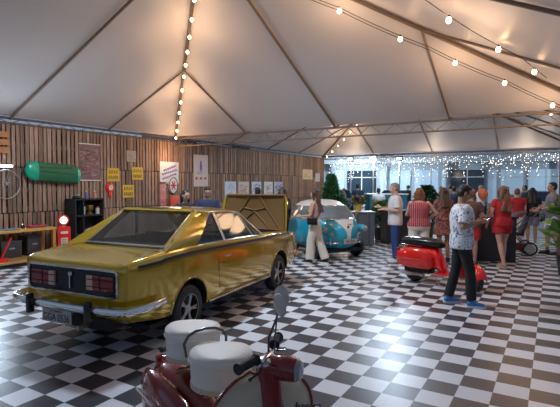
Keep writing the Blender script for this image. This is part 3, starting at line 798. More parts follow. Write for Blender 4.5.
b = B(); b.grid(lambda u, v: V(((2*u-1)*.085, .60+.27*math.cos(.0+v*2.4), .20+.27*math.sin(.0+v*2.4)-.05*(2*u-1)**2)), 8, 14); b.solid(.006); b.obj('front_mudguard', dred, lam)
TS = math.radians(34)
def tn(x, y, z):
    c, s_ = math.cos(TS), math.sin(TS); return V((c*x-s_*(y-.45), s_*x+c*(y-.45)+.45, z))
tm = M.Translation((0, .45, 0)) @ M.Rotation(TS, 4, 'Z') @ M.Translation((0, -.45, 0))
rg = []
for y, r in ((.43, .02), (.445, .038), (.48, .052), (.53, .056), (.565, .055), (.588, .050), (.592, .02)):
    rg.append([tn(r*math.cos(a), y, 0.90+r*math.sin(a)) for a in [k*2*PI/24 for k in range(24)]])
hl = B().loft(rg).obj('headlamp_shell', dred, lam)
B().lathe([(.001, .018), (.036, .012), (.045, 0), (.050, -.012), (.001, -.012)], 24, tm @ M.Translation((0, .594, .90)) @ M.Rotation(-PI/2, 4, 'X')).obj('headlight', mat('headlamp_lens', (.30, .30, .30), .08, coat=1), hl)
hb = B().tube([tn(*p) for p in ((-.17, .43, .955), (-.12, .44, .955), (-.06, .45, .935), (.06, .45, .935), (.12, .44, .955), (.17, .43, .955))], .012, 8).box((0, .45, .915), (.09, .07, .05), M.Rotation(TS, 3, 'Z'), bev=.015).obj('handlebar', chrome, lam)
for s in (-1, 1):
    b = B(); a = tn(s*.10, .44, .957); c = tn(s*.215, .415, .955); b.cone(a, c, .018, seg=14).cone(c, c+(c-a).normalized()*.012, .024, seg=14); b.cone(a, a+(c-a)*.06, .025, seg=14)
    for k in range(9): q = a.lerp(c, .12+.09*k); b.cone(q, q+(c-a)*.03, .0198, seg=14)
    b.obj('handle_grip', rubber, hb)
    B().tube([tn(s*.08, .46, .94), tn(s*.14, .475, .925), tn(s*.20, .455, .91)], .005, 6).ball(tn(s*.20, .455, .91), .008).obj('brake_lever', black, hb)
b = B().tube([(-.01, .44, .93), (-.03, .41, 1.0), (-.12, .35, 1.08), (-.10, .39, 1.12)], .0055, 7).tube([(-.05, .43, .93), (-.075, .40, 1.02), (-.085, .40, 1.12)], .004, 6)
mi = b.obj('mirror_stalk', mat('stalk_grey', (.10, .10, .105), .3, .7), lam)
mq = M.Translation((-.085, .42, 1.15)) @ M.Rotation(1.55, 4, 'Z') @ M.Rotation(PI/2+.05, 4, 'X') @ M.Rotation(.35, 4, 'Z') @ M.Diagonal((.80, 1.0, 1, 1))
B().lathe([(.001, .012), (.045, .010), (.053, .004), (.053, -.004), (.047, -.006), (.001, -.004)], 28, mq).obj('mirror', mat('mirror_grey', (.62, .57, .52), .35, .3), mi)
mq2 = M.Translation((-.125, .375, 1.17)) @ M.Rotation(2.3, 4, 'Z') @ M.Rotation(PI/2, 4, 'X') @ M.Diagonal((.75, 1.15, 1, 1))
B().lathe([(.001, .008), (.045, .006), (.05, 0), (.001, -.004)], 28, mq2).obj('mirror_back', mat('mirror_grey', (.62, .57, .52), .35, .3), mi)
b = B()
for k in range(3): b.tube([(.02-.02*k, .44, .93), (.0, .40-.02*k, .85), (.03*(k-1), .43, .70)], .005, 5)
b.obj('cables', blackm, lam)
b = B().tube([(.08, -.3, .22), (.18, -.1, .14), (.22, -.02, .0)], .011, 6).tube([(-.08, -.3, .22), (-.18, -.1, .14), (-.22, -.02, .0)], .011, 6); b.obj('centre_stand', steel, lam)
B().box((0, -.4, .28), (.2, .4, .16), bev=.04).obj('engine', blackm, lam)

# ------------------------------------------------------------------ people
def skin(name, c): return mat('skin_'+name, c, .5, var=.06, scale=5, spec=.35)
SK = {'light': skin('light', (.52, .30, .21)), 'tan': skin('tan', (.40, .22, .14)), 'brown': skin('brown', (.28, .15, .095)), 'pink': skin('pink', (.56, .32, .25))}
HR = {'black': mat('hair_black', (.012, .010, .009), .5, bump=.5, scale=60), 'brown': mat('hair_brown', (.06, .028, .016), .5, bump=.5, scale=60), 'auburn': mat('hair_auburn', (.20, .075, .035), .5, bump=.5, scale=60), 'grey': mat('hair_grey', (.22, .20, .19), .6, bump=.5, scale=60), 'lightbrown': mat('hair_lightbrown', (.14, .07, .035), .5, bump=.5, scale=60)}
eyew = mat('eye_white', (.7, .68, .65), .3); eyed = mat('eye_dark', (.02, .012, .01), .2); lipm = mat('lips', (.35, .12, .10), .5)

def hand(b, wr, d, up, s, curl=.6, side=1):
    """five-fingered hand: d = pointing direction, up = back of the hand"""
    d = V(d).normalized(); up = (V(up)-d*V(up).dot(d)).normalized(); sd = d.cross(up)*side
    wr = V(wr)
    q = M((sd, d, up)).transposed()
    b.ball(wr+d*.045*s, (.040*s, .055*s, .019*s), q)
    for i, (o, L) in enumerate(((-.030, .066), (-.010, .078), (.010, .074), (.029, .058))):
        p = wr+d*.080*s+sd*o*s; dd = d; r = .0092*s
        pts = [(wr+d*.05*s+sd*o*.8*s, r*1.1), (p, r)]
        for k in range(3):
            ang = curl*(.5+.35*k); dd = (dd*math.cos(ang*.7)-up*math.sin(ang*.7)).normalized()
            up2 = up; p = p+dd*L*s*(.45, .32, .23)[k]; pts.append((p, r*(.95-.1*k)))
        b.chain(pts, 8)
    p = wr+d*.02*s-sd*.028*s; t1 = p+(d*.6-sd*.75-up*.15).normalized()*.036*s; t2 = t1+(d*.9-sd*.15-up*.4).normalized()*.030*s
    b.chain([(p, .013*s), (t1, .011*s), (t2, .009*s)], 8)

def head_parts(b, H, R, s, fem):
    """H head centre, R orientation (3x3), s scale; +y is the face"""
    P = lambda x, y, z: H+R @ V((x*s, y*s, z*s))
    b.ball(P(0, -.012, .030), (.074*s, .092*s, .085*s), R, sub=3)
    b.ball(P(0, .012, -.035), (.058*s, .070*s, .072*s), R, sub=3)
    b.ball(P(0, .045, -.088), (.028*s, .024*s, .022*s), R)
    b.ball(P(0, .060, .022), (.052*s, .026*s, .018*s), R)
    b.chain([(P(0, .076, .010), .009*s), (P(0, .094, -.022), .011*s)], 8)
    b.ball(P(0, .090, -.028), (.017*s, .011*s, .009*s), R)
    b.ball(P(0, .070, -.058), (.025*s, .012*s, .010*s), R)
    for sx in (-1, 1):
        b.ball(P(sx*.074, -.005, -.008), (.008*s, .020*s, .030*s), R)
        b.ball(P(sx*.042, .050, -.025), (.022*s, .022*s, .022*s), R)

ARM_DOWN = lambda s: ((s*.225, .0, 1.14), (s*.235, .05, .90))
def person(label, loc, face, h=1.66, fem=False, sk='tan', hair=('black', 'short'), top=None, bottom=None, arms=None, feet=None, head=(0, 0), shoes=None,
           vox=.011, lean=0, name='person', group=None, bare_feet=False, girth=1.0, detail=True, cap=None):
    s = h/1.70
    t = thing(name, label, 'person', (loc[0], loc[1], 0), face, group)
    arms = arms or {}; feet = feet or {}
    def L(p):        # body coordinates -> metres, leaning forward above the hips
        x, y, z = p
        if z > .9: y += lean*(z-.9)
        return V((x*s, y*s, z*s))
    sh = .172 if fem else .195
    g = girth
    if fem: TR = [(.80, .155, .095), (.88, .178, .118), (.96, .168, .115), (1.06, .128, .098), (1.16, .138, .105), (1.27, .155, .122), (1.36, .155, .095), (1.41, .12, .07), (1.45, .055, .055)]
    else: TR = [(.80, .15, .10), (.88, .165, .115), (.96, .16, .115), (1.06, .15, .112), (1.16, .162, .118), (1.28, .182, .122), (1.37, .180, .100), (1.42, .135, .075), (1.46, .062, .06)]
    def torso(b, z0, z1, o, seg=28, flare=0):
        rg = []
        zz = sorted({z0, z1}|{r[0] for r in TR if z0 < r[0] < z1})
        for z in zz:
            for a, c in zip(TR, TR[1:]):
                if a[0] <= z <= c[0]+1e-6: f = (z-a[0])/(c[0]-a[0]); rx = a[1]+(c[1]-a[1])*f; ry = a[2]+(c[2]-a[2])*f; break
            else: rx, ry = TR[0][1:] if z < TR[0][0] else TR[-1][1:]
            k = g if z < 1.38 else 1
            bust = .012 if fem and 1.18 < z < 1.34 else 0
            q = L((0, bust, z)); rg.append((q.z, (rx*k+o+flare*max(0, 1.0-z))*s, (ry*k+o+flare*max(0, 1.0-z))*s, 0, q.y))
        b.ell(rg, seg, 2.3)
    J = {}
    for sd in (-1, 1):
        fx, fy, fz, tw = feet.get(sd, (sd*.095, 0, 0, 0))
        hip = V((sd*.088*g, 0, .88)); ank = V((fx, fy-.03, .085+fz))
        kn = (hip+ank)/2+V((0, .02+abs(fy)*.10+(.12 if fz > .02 else 0), .03))
        e, w = arms.get(sd, ARM_DOWN(sd))
        J[sd] = dict(hip=hip*s, kn=kn*s, ank=ank*s, sh=L((sd*sh, -.005, 1.375)), el=L(e), wr=L(w), tw=tw)
    # body: one continuous skin
    b = B(); lb = 0
    torso(b, .80, 1.45, -.012)
    nk = L((0, .0, 1.43)); hc = L((0, .025+.02*math.sin(head[1]), 1.585))
    R = M.Rotation(head[0], 3, 'Z') @ M.Rotation(-head[1], 3, 'X')
    b.chain([(nk, .058*s*(.88 if fem else 1)), (hc+R @ V((0, -.02, -.05))*s, .052*s*(.88 if fem else 1))], 14)
    head_parts(b, hc, R, s*(1.0 if fem else 1.05), fem)
    k = (.86 if fem else 1)*s*(.5+.5*g)
    for sd in (-1, 1):
        j = J[sd]
        b.chain([(j['sh'], .052*k), (j['sh'].lerp(j['el'], .5), .045*k), (j['el'], .037*k), (j['el'].lerp(j['wr'], .35), .038*k), (j['wr'], .025*k)], 12)
        dv = (j['wr']-j['el']).normalized()
        hn = arms.get(('hand', sd))
        if hn: hand(b, j['wr'], hn[0], hn[1], s*(.92 if fem else 1), hn[2] if len(hn) > 2 else .6, sd)
        else: hand(b, j['wr'], dv+V((0, .1, 0)), V((sd, 0, .1)), s*(.92 if fem else 1), .35, 1 if sd > 0 else -1)
        b.chain([(j['hip'], .085*s), (j['hip'].lerp(j['kn'], .5), .072*s), (j['kn'], .052*s), (j['kn'].lerp(j['ank'], .3), .054*s), (j['ank'], .034*s)], 14)
        fd = M.Rotation(j['tw'], 3, 'Z') @ V((0, 1, 0)); fz_ = j['ank'].z-.085*s
        b.chain([(j['ank'], .034*s), (V((j['ank'].x, j['ank'].y, fz_+.032*s))-fd*.02*s, .030*s), (V((j['ank'].x, j['ank'].y, fz_+.022*s))+fd*.14*s, .022*s)], 10)
        b.ball(V((j['ank'].x, j['ank'].y, fz_+.020*s))+fd*.13*s, (.038*s, .045*s, .02*s))
    blend(b, 'body', SK[sk], t, vox, 2)
    # face
    if detail:
        for sd in (-1, 1):
            q = hc+R @ V((sd*.030, .070, .003))*s
            e = B().ball(q, (.013*s, .008*s, .007*s), R).obj('eye', eyew, t)
            B().ball(q+R @ V((0, .006, 0))*s, .0058*s).obj('iris', eyed, e)
            B().tube([hc+R @ V((sd*x, y, z))*s for x, y, z in ((.014, .083, .020), (.030, .082, .025), (.045, .070, .020))], .0035*s, 5).obj('eyebrow', HR[hair[0]], t)
        B().ball(hc+R @ V((0, .078, -.058))*s, (.020*s, .007*s, .0065*s), R).obj('lips', lipm, t)
    # hair
    b = B(); P = lambda x, y, z: hc+R @ V((x*s, y*s, z*s))
    st = hair[1]
    if st in ('short', 'thin', 'long', 'bun', 'wavy', 'bob'):
        b.ball(P(0, -.024, .048), (.081*s, .088*s, .080*s), R, sub=3)
        b.ball(P(0, -.045, .005), (.078*s, .064*s, .080*s), R, sub=3)
        if st == 'short':
            for i in range(9): b.ball(P(-.05+.0125*i, .045-.0006*(i-4)**2*3, .098-.0012*(i-4)**2), .021*s)
            for sd in (-1, 1): b.ball(P(sd*.066, .012, .02), (.012*s, .022*s, .035*s), R)
    if st in ('long', 'wavy'):
        zl = (-.34 if st == 'long' else -.42)
        base = 1.585
        for i in range(-4, 5):
            x = i*.021; pts = []
            for kx in range(8):
                f = kx/7; wv = (.012 if st == 'wavy' else .005)*math.sin(f*11+i*1.7)
                q = hc+V(((x*(1+.25*f)+wv)*s, (-.060-.045*f+.010*math.cos(i*1.3)+.02*abs(i)/4-lean*.1*f+(.012*math.sin(f*9+i) if st == 'wavy' else 0))*s, (.02+zl*f)*s))
                pts.append((q-V((0, .075*f*s, 0)), (.034-.012*f)*s))
            b.chain(pts, 8)
        for sd in (-1, 1):
            b.chain([(P(sd*.060, .035, .065), .020*s), (P(sd*.080, .015, -.02), .018*s), (hc+V((sd*.085*s, -.01*s, -.14*s)), .020*s), (hc+V((sd*.075*s, -.02*s, -.24*s)), .012*s)], 8)
    if st == 'bob':
        for i in range(-4, 5): b.chain([(hc+V((i*.019*s, -.06*s, .02*s)), .030*s), (hc+V((i*.022*s, (-.065+.015*abs(i)/4)*s, -.09*s)), .028*s), (hc+V((i*.020*s, -.06*s, -.14*s)), .018*s)], 8)
    if st == 'bun': b.ball(P(0, -.11, .05), .042*s)
    if st != 'bald': blend(b, 'hair', HR[hair[0]], t, vox*.8, 2)
    if cap:
        q = B().ball(P(0, -.014, .052), (.086*s, .102*s, .078*s), R, sub=3).ball(P(0, .09, .035), (.06*s, .06*s, .010*s), R); q.obj('cap', cap, t)
    # clothes
    def leg(b, sd, f1, o0, o1):
        j = J[sd]; pts = [(j['hip']+V((0, 0, .02*s)), .088*s+o0)]
        if f1 <= .5: q = j['hip'].lerp(j['kn'], f1*2); pts.append((q, .085*s-.03*s*f1+o1))
        else: pts += [(j['kn'], .056*s+(o0+o1)/2), (j['kn'].lerp(j['ank'], (f1-.5)*2), .048*s+o1)]
        for (a, ra), (c, rc) in zip(pts, pts[1:]): b.cone(a, c, ra, rc, 18)
        for a, ra in pts[:-1]: b.ball(a, ra*.99)
    def sleeve(b, sd, f, o0, o1):
        j = J[sd]; a = j['sh']; b.ball(a, (.055*k)+o0)
        if f <= .5: c = a.lerp(j['el'], f*2); b.cone(a, c, .055*k+o0, .048*k+o1, 16)
        else:
            b.cone(a, j['el'], .055*k+o0, .042*k+o0, 16); b.ball(j['el'], .042*k+o0); b.cone(j['el'], j['el'].lerp(j['wr'], (f-.5)*2), .042*k+o0, .032*k+o1, 16)
    if bottom:
        ty, m_ = bottom[:2]; b = B()
        if ty in ('trousers', 'wide', 'shorts', 'skinny'):
            torso(b, .80, 1.00, .012)
            for sd in (-1, 1):
                if ty == 'trousers': leg(b, sd, .97, .010*s, .018*s)
                elif ty == 'skinny': leg(b, sd, .95, .008*s, .008*s)
                elif ty == 'wide': leg(b, sd, .97, .016*s, .055*s)
                else: leg(b, sd, .36, .016*s, .034*s)
        elif ty == 'skirt':
            b.ell([(.62*s, .23*s, .17*s, 0, .02*s), (.75*s, .205*s, .15*s, 0, .01*s), (.9*s, .19*s, .13*s, 0, 0), (1.04*s, .145*s, .11*s, 0, 0)], 28)
        blend(b, {'shorts': 'shorts', 'skirt': 'skirt'}.get(ty, 'trousers'), m_, t, vox, 3)
    if top:
        ty, m_ = top[:2]; b = B()
        if ty == 'shirt': torso(b, .82, 1.44, .022, flare=.05); [sleeve(b, sd, .40, .014*s, .026*s) for sd in (-1, 1)]; nm = 'shirt'
        elif ty == 'tee': torso(b, .86, 1.44, .015); [sleeve(b, sd, .32, .010*s, .018*s) for sd in (-1, 1)]; nm = 'shirt'
        elif ty == 'tank': torso(b, .88, 1.40, .014); nm = 'tank_top'; [b.cone(L((sd*.09, .0, 1.36)), L((sd*.085, 0, 1.44)), .03*s, .03*s, 10) for sd in (-1, 1)]
        elif ty == 'crop': torso(b, 1.06, 1.40, .014); nm = 'crop_top'; [b.cone(L((sd*.09, .0, 1.36)), L((sd*.085, 0, 1.44)), .025*s, .025*s, 10) for sd in (-1, 1)]
        elif ty == 'dress':
            torso(b, .95, 1.43, .014); [sleeve(b, sd, .26, .010*s, .018*s) for sd in (-1, 1)]
            zl = top[2]; b.ell([(zl*s, .235*s, .18*s, 0, .01*s), ((zl+.95)/2*s, .205*s, .15*s, 0, .005*s), (1.0*s, .165*s, .12*s, 0, 0)], 28); nm = 'dress'
        elif ty == 'romper':
            torso(b, .80, 1.43, .014); [sleeve(b, sd, .24, .012*s, .020*s) for sd in (-1, 1)]
            for sd in (-1, 1): leg(b, sd, .22, .018*s, .045*s)
            nm = 'romper'
        elif ty == 'long': torso(b, .86, 1.45, .018); [sleeve(b, sd, .96, .012*s, .012*s) for sd in (-1, 1)]; nm = 'long_sleeved_top'
        blend(b, nm, m_, t, vox, 2)
        if ty == 'romper':
            q = L((0, 0, 1.03)); B().tube([V((.150*s*math.cos(a), .118*s*math.sin(a), q.z)) for a in [i*2*PI/28 for i in range(28)]], .010*s, 6, closed=True).obj('waist_tie', m_, t)
    if shoes:
        for sd in (-1, 1):
            j = J[sd]; fd = M.Rotation(j['tw'], 3, 'Z') @ V((0, 1, 0)); z0 = j['ank'].z-.085*s; A = V((j['ank'].x, j['ank'].y, z0))
            rot = M.Rotation(j['tw'], 3, 'Z')
            b = B()
            b.chain([(A+V((0, 0, .055*s))-fd*.025*s, .040*s), (A+V((0, 0, .048*s))+fd*.05*s, .042*s), (A+V((0, 0, .034*s))+fd*.14*s, .034*s)], 12)
            b.cone(A+V((0, 0, .04*s)), A+V((0, 0, .10*s)), .042*s, .045*s, 14)
            o = blend(b, 'shoe', shoes[0], t, .007, 2)
            rg = []
            for z in (0.001, .034*s): rg.append([A+rot @ V((.047*s*(1-.12*math.cos(a))*math.sin(a), (.058+.128*math.cos(a))*s, z)) for a in [i*2*PI/24 for i in range(24)]])
            B().loft(rg).obj('sole', shoes[1], o)
            if len(shoes) > 2:
                b = B()
                for q in range(3): b.tube([A+rot @ V(((-.030+.0)*s, (.03+.03*q)*s, .085*s-.010*q*s)), A+rot @ V((0, (.045+.03*q)*s, .098*s-.012*q*s)), A+rot @ V((.030*s, (.03+.03*q)*s, .085*s-.010*q*s))], .004*s, 5)
                b.obj('laces', shoes[2], o)
    return t, J, L, hc, R, s
RV = V((.838, .545, 0)); FV = V((-.545, .838, 0))        # view right / view forward on the floor
def facing(r, f): d = RV*r+FV*f; return face_to(d.x, d.y)
cl_white = mat('cloth_white', (.66, .65, .64), .8); cl_navy = mat('cloth_navy', (.015, .022, .06), .8); cl_black = mat('cloth_black', (.012, .012, .014), .8)
cl_jeans = mat('denim_blue', (.02, .055, .19), .8, var=.3, scale=20); cl_red = mat('cloth_red', (.42, .012, .018), .7); cl_beige = mat('cloth_beige', (.42, .34, .26), .8)
cl_cream = mat('cloth_cream', (.66, .60, .52), .8); cl_grey = mat('cloth_grey', (.16, .16, .18), .8); cl_pink = mat('cloth_dusty_pink', (.50, .30, .27), .8)
cl_pat = pattern_mat('cloth_leaf_print', (.70, .72, .76), [(.06, .08, .14), (.25, .30, .40), (.30, .14, .14)], 15, .60)
cl_tribal = pattern_mat('cloth_brown_print', (.09, .03, .025), [(.30, .16, .11), (.35, .10, .08)], 22, .52)
cl_stripe = stripe_mat('cloth_red_stripe', (.36, .03, .045), (.46, .30, .29), 8, 'X', width=.86)
sh_blue = mat('shoe_blue', (.03, .22, .62), .5); sh_white = mat('shoe_white', (.66, .66, .66), .5); sh_black = mat('shoe_black', (.02, .02, .02), .5)

# main figure: looking down at his phone, walking to the right
P1, J, L, hc, R, s = person('man in white leaf-print shirt looking at his phone beside the red scooter', (-1.07, 7.12), facing(.98, -.20), 1.68, sk='tan', hair=('black', 'short'),
    top=('shirt', cl_pat), bottom=('trousers', cl_black), head=(.05, .38), vox=.0075, girth=1.1,
    arms={1: ((.27, -.04, 1.14), (.13, .20, 1.20)), -1: ((-.27, .0, 1.14), (-.08, .22, 1.19)), ('hand', 1): ((-.25, .95, .15), (.6, .2, .55), .9), ('hand', -1): ((.25, .95, .15), (-.7, .2, -.5), .9)},
    feet={1: (.11, .15, 0, -.15), -1: (-.11, -.11, 0, .15)}, shoes=(sh_blue, sh_white, sh_white))
w = P1.matrix_basis if False else None
ph = thing('smartphone', 'dark smartphone held in both hands by the man in the leaf-print shirt', 'phone', (-1.07, 7.12, 0), facing(.98, -.20))
q = V((.02, .305, 1.205))*s
B().box(q, (.07, .14, .010), M.Rotation(.6, 3, 'X'), bev=.004).obj('case', black, ph)
B().box(q+V((0, -.004, .007)), (.062, .125, .002), M.Rotation(.6, 3, 'X')).obj('screen', mat('phone_screen', (.10, .13, .18), .1), ph)

# white shirt man by the counter
person('grey-haired man in plain white t-shirt and blue jeans holding papers by the black counter', (-2.85, 10.2), facing(-.95, .2), 1.72, sk='pink', hair=('grey', 'short'), top=('shirt', cl_white), bottom=('trousers', cl_jeans), girth=1.08, head=(0, .15),
    arms={1: ((.26, -.02, 1.13), (.15, .23, 1.17)), -1: ((-.26, -.02, 1.13), (-.14, .23, 1.15)), ('hand', 1): ((-.2, .95, 0), (.3, .2, .9), .5), ('hand', -1): ((.2, .95, 0), (-.3, .2, .9), .5)}, shoes=(sh_white, cl_grey), vox=.010)
_f = facing(-.95, .2)
pl = thing('paper_tray', 'small tray of yellowish snack held by the grey-haired man in white', 'tray', (-2.85, 10.2, 0), _f)
B().box((.0, .36, 1.21), (.24, .14, .02), bev=.005).obj('tray', mat('card_tray', (.55, .50, .42), .7), pl)
B().ball((.02, .36, 1.235), (.07, .05, .025)).ball((-.05, .36, 1.232), (.04, .04, .02)).obj('snack', mat('snack', (.55, .38, .10), .7, var=.4, scale=40), pl)
person('auburn-haired woman in red and white striped top and white shorts', (-2.30, 9.95), facing(.25, .97), 1.62, True, 'pink', ('auburn', 'bob'), top=('tank', cl_stripe), bottom=('shorts', cl_cream), girth=1.28,
    arms={1: ((.36, .03, 1.16), (.18, .10, 1.02)), -1: ((-.24, .10, 1.12), (-.12, .24, 1.12))}, shoes=(sh_white, sh_white), vox=.010)
person('woman with long dark hair in brown patterned dress behind the red scooter', (-2.02, 11.0), facing(-.1, .99), 1.62, True, 'tan', ('brown', 'long'), top=('dress', cl_tribal, .62), girth=1.08,
    arms={1: ((.25, .12, 1.12), (.10, .26, 1.10)), -1: ((-.25, .12, 1.12), (-.12, .26, 1.12))}, shoes=(sh_black, sh_black), vox=.011)
person('woman in short red romper with long wavy brown hair, seen from behind', (-.88, 10.95), facing(-.12, .99), 1.66, True, 'pink', ('lightbrown', 'wavy'), top=('romper', cl_red), girth=1.18,
    arms={1: ((.23, .04, 1.12), (.16, .20, 1.08)), -1: ((-.24, .02, 1.12), (-.26, .10, .92))}, feet={1: (.10, .12, 0, -.1), -1: (-.06, -.14, 0, .25)}, shoes=(mat('shoe_tan', (.40, .27, .20), .6), cl_beige), vox=.009)
person('long-haired woman in pale pink top and wide white trousers walking past the bubble car', (-4.27, 9.22), facing(-.92, .38), 1.60, True, 'light', ('brown', 'wavy'), top=('crop', cl_pink), bottom=('wide', cl_cream), girth=.96,
    arms={1: ((.20, .02, 1.12), (.17, .22, 1.03)), -1: ((-.20, .06, 1.10), (-.14, .30, 1.08))}, feet={1: (.08, -.20, 0, 0), -1: (-.08, .13, 0, 0)}, shoes=(sh_black, sh_white), vox=.009)
bg = thing('shoulder_bag', 'small black shoulder bag worn by the woman in white trousers', 'bag', (-4.27, 9.22, 0), facing(-.92, .38))
B().box((-.24, .0, .92), (.07, .22, .14), bev=.02).obj('bag_body', black, bg)
B().tube([(-.235, -.08, .97), (-.14, -.14, 1.10), (.03, -.155, 1.22), (.13, -.06, 1.345), (.09, .11, 1.28), (-.06, .15, 1.12), (-.19, .13, 1.02), (-.235, .08, .97)], .008, 6).obj('strap', blackm, bg)
person('dark-haired woman looking down behind the gold car roof', (-6.04, 7.05), facing(.5, -.86), 1.58, True, 'light', ('black', 'bob'), top=('tee', cl_black), bottom=('trousers', cl_black), head=(.15, .3), shoes=(sh_black, sh_black), vox=.012)
person('dark-haired man in navy t-shirt bending his head over the gold car', (-6.06, 7.78), facing(.10, -.99), 1.64, False, 'tan', ('black', 'short'), top=('tee', cl_navy), bottom=('trousers', cl_jeans), head=(.1, .45), shoes=(sh_black, sh_black), vox=.012,
    arms={1: ((.26, .06, 1.12), (.12, .24, 1.0)), -1: ((-.26, .06, 1.12), (-.12, .24, 1.0))}, girth=1.1)
person('person with short black hair, mostly hidden behind the open hood', (-5.95, 9.6), facing(-.2, .97), 1.62, False, 'tan', ('black', 'short'), top=('tee', cl_black), bottom=('trousers', cl_jeans), shoes=(sh_black, sh_black), vox=.013)
person('woman with very long brown hair beside the right edge of the open hood', (-5.25, 9.55), facing(-.6, .8), 1.63, True, 'light', ('brown', 'wavy'), top=('long', cl_black), bottom=('trousers', cl_black), shoes=(sh_black, sh_black), vox=.012)
person('woman in dark brown top behind the man with the phone', (-1.42, 10.6), facing(.7, .7), 1.60, True, 'tan', ('auburn', 'bun'), top=('tee', mat('cloth_brown', (.10, .05, .035), .8)), bottom=('shorts', cl_red), girth=1.1,
    arms={1: ((.24, .05, 1.12), (.16, .26, 1.06)), -1: ((-.24, .05, 1.12), (-.16, .26, 1.06))}, shoes=(sh_black, sh_black), vox=.012)
person('woman with long black hair in black top standing behind the stroller', (-.5, 15.0), facing(.3, .95), 1.60, True, 'tan', ('black', 'long'), top=('tee', cl_black), bottom=('shorts', cl_grey), shoes=(sh_white, sh_white), vox=.012)
person('person with cropped auburn hair in red top between the romper woman and the stroller', (-.84, 14.7), facing(.2, .97), 1.58, False, 'pink', ('auburn', 'thin'), top=('tee', cl_red), bottom=('shorts', cl_cream), shoes=(sh_white, sh_white), vox=.012)
person('man in dark t-shirt and pale shorts pushing the stroller', (-.02, 13.5), facing(-.9, .35), 1.74, False, 'tan', ('black', 'short'), top=('tee', cl_grey), bottom=('shorts', cl_white), girth=1.1,
    arms={1: ((.25, .06, 1.14), (.22, .30, 1.06)), -1: ((-.25, .06, 1.14), (-.20, .30, 1.06))}, feet={1: (.1, .1, 0, 0), -1: (-.1, -.08, 0, 0)}, shoes=(sh_black, sh_black), vox=.012)
person('man in navy t-shirt and dark cap with his back turned, beyond the bubble car', (-7.30, 20.2), facing(0, 1), 1.70, False, 'tan', ('black', 'short'), top=('tee', cl_navy), bottom=('trousers', cl_beige), shoes=(sh_black, sh_black), vox=.016, detail=False, cap=cl_navy, girth=1.1)
person('person in white t-shirt standing in the far crowd beside the man in white', (-5.55, 17.6), facing(.2, .97), 1.55, False, 'tan', ('brown', 'short'), top=('tee', cl_white), bottom=('trousers', cl_jeans), shoes=(sh_white, sh_white), vox=.016, detail=False)
far_sp = [(-8.5, 21.6, 'grey', 1.5, 'brown', 'far visitor in grey shirt between the tall plant and the man in the navy cap'), (-3.0, 18.2, 'navy', 1.62, 'black', 'far visitor in navy shirt seen above the red scooter seat'),
          (-2.4, 20.5, 'white', 1.66, 'grey', 'far visitor in white shirt left of the man with the phone'), (-1.3, 17.5, 'pink', 1.62, 'auburn', 'far visitor in dusty pink shirt behind the black counter'),
          (-.9, 20.2, 'black', 1.66, 'black', 'far visitor in black shirt behind the woman in red'), (.6, 21.5, 'navy', 1.70, 'brown', 'far visitor in navy shirt beyond the stroller'),
          (-6.2, 24.5, 'black', 1.64, 'black', 'far visitor in black shirt just outside the tent behind the teal kiosk'), (-4.6, 24.2, 'pink', 1.60, 'auburn', 'far visitor in dusty pink shirt outside the tent, right of the teal kiosk'), (-3.7, 21.6, 'grey', 1.68, 'black', 'far visitor in grey shirt above the striped top of the auburn-haired woman')]
cc = dict(grey=cl_grey, navy=cl_navy, white=cl_white, pink=cl_pink, black=cl_black)
for x, y, c, h, hrc, lb in far_sp:
    person(lb, (x, y), facing(random.uniform(-1, 1), random.uniform(-.5, 1)), h, False, 'tan', (hrc, 'short'), top=('tee', cc[c]), bottom=('trousers', cl_jeans), shoes=(sh_black, sh_black), vox=.018, detail=False, group=None)

# ------------------------------------------------------------------ things on the pallet wall
WF = WX+.012                                         # face of the boards
paper = mat('paper_white', (.62, .60, .58), .7)
def sheet(name, label, cat, y0, y1, z0, z1, m, decor=None, group=None, tilt=0):
    t = thing(name, label, cat, (WF+.012, (y0+y1)/2, (z0+z1)/2), PI/2, group); t.rotation_euler = (tilt, 0, PI/2)
    w, h = y1-y0, z1-z0
    B().box((0, 0, 0), (w, .008, h)).obj('sheet', m, t, smooth=False)
    if decor: decor(t, w, h)
    return t
# in the sheet's own axes: x along the wall, -y towards the room, z up
def strokes(t, n, x0, x1, z0, z1, m, th=.01, name='print', seed=1, ln=.1):
    r = random.Random(seed); b = B()
    for i in range(n):
        x = r.uniform(x0, x1); z = r.uniform(z0, z1); a = r.uniform(-.9, .9); l = r.uniform(.4, 1)*ln
        b.box((x, -.0055, z), (l, .002, th*r.uniform(.7, 1.3)), M.Rotation(a, 3, 'Y'))
    b.obj(name, m, t, smooth=False)
def dec_map(t, w, h):
    strokes(t, 60, -w*.4, w*.4, -h*.38, h*.38, mat('print_cream', (.40, .28, .25), .7), .012, seed=3, ln=.14)
    strokes(t, 30, -w*.4, w*.4, -h*.38, h*.38, mat('print_dark', (.07, .04, .04), .7), .02, seed=4, ln=.12)
    b = B(); b.box((0, -.002, 0), (w+.02, .004, .03)); 
    B().box((0, -.012, -h/2), (w+.02, .02, .025)).obj('bottom_rail', paper, t, smooth=False); b.bm.free()
    B().box((0, -.012, h/2), (w+.02, .02, .025)).obj('top_rail', paper, t, smooth=False)
sheet('wall_poster', 'large faded red-brown poster with white rails right of the green kayak hull', 'poster', 7.76, 8.42, 1.80, 2.74, mat('poster_maroon', (.20, .10, .09), .7, var=.5, scale=6), dec_map)
yel = mat('sign_yellow', (.62, .38, .02), .5); ink = mat('sign_ink', (.10, .04, .01), .6)
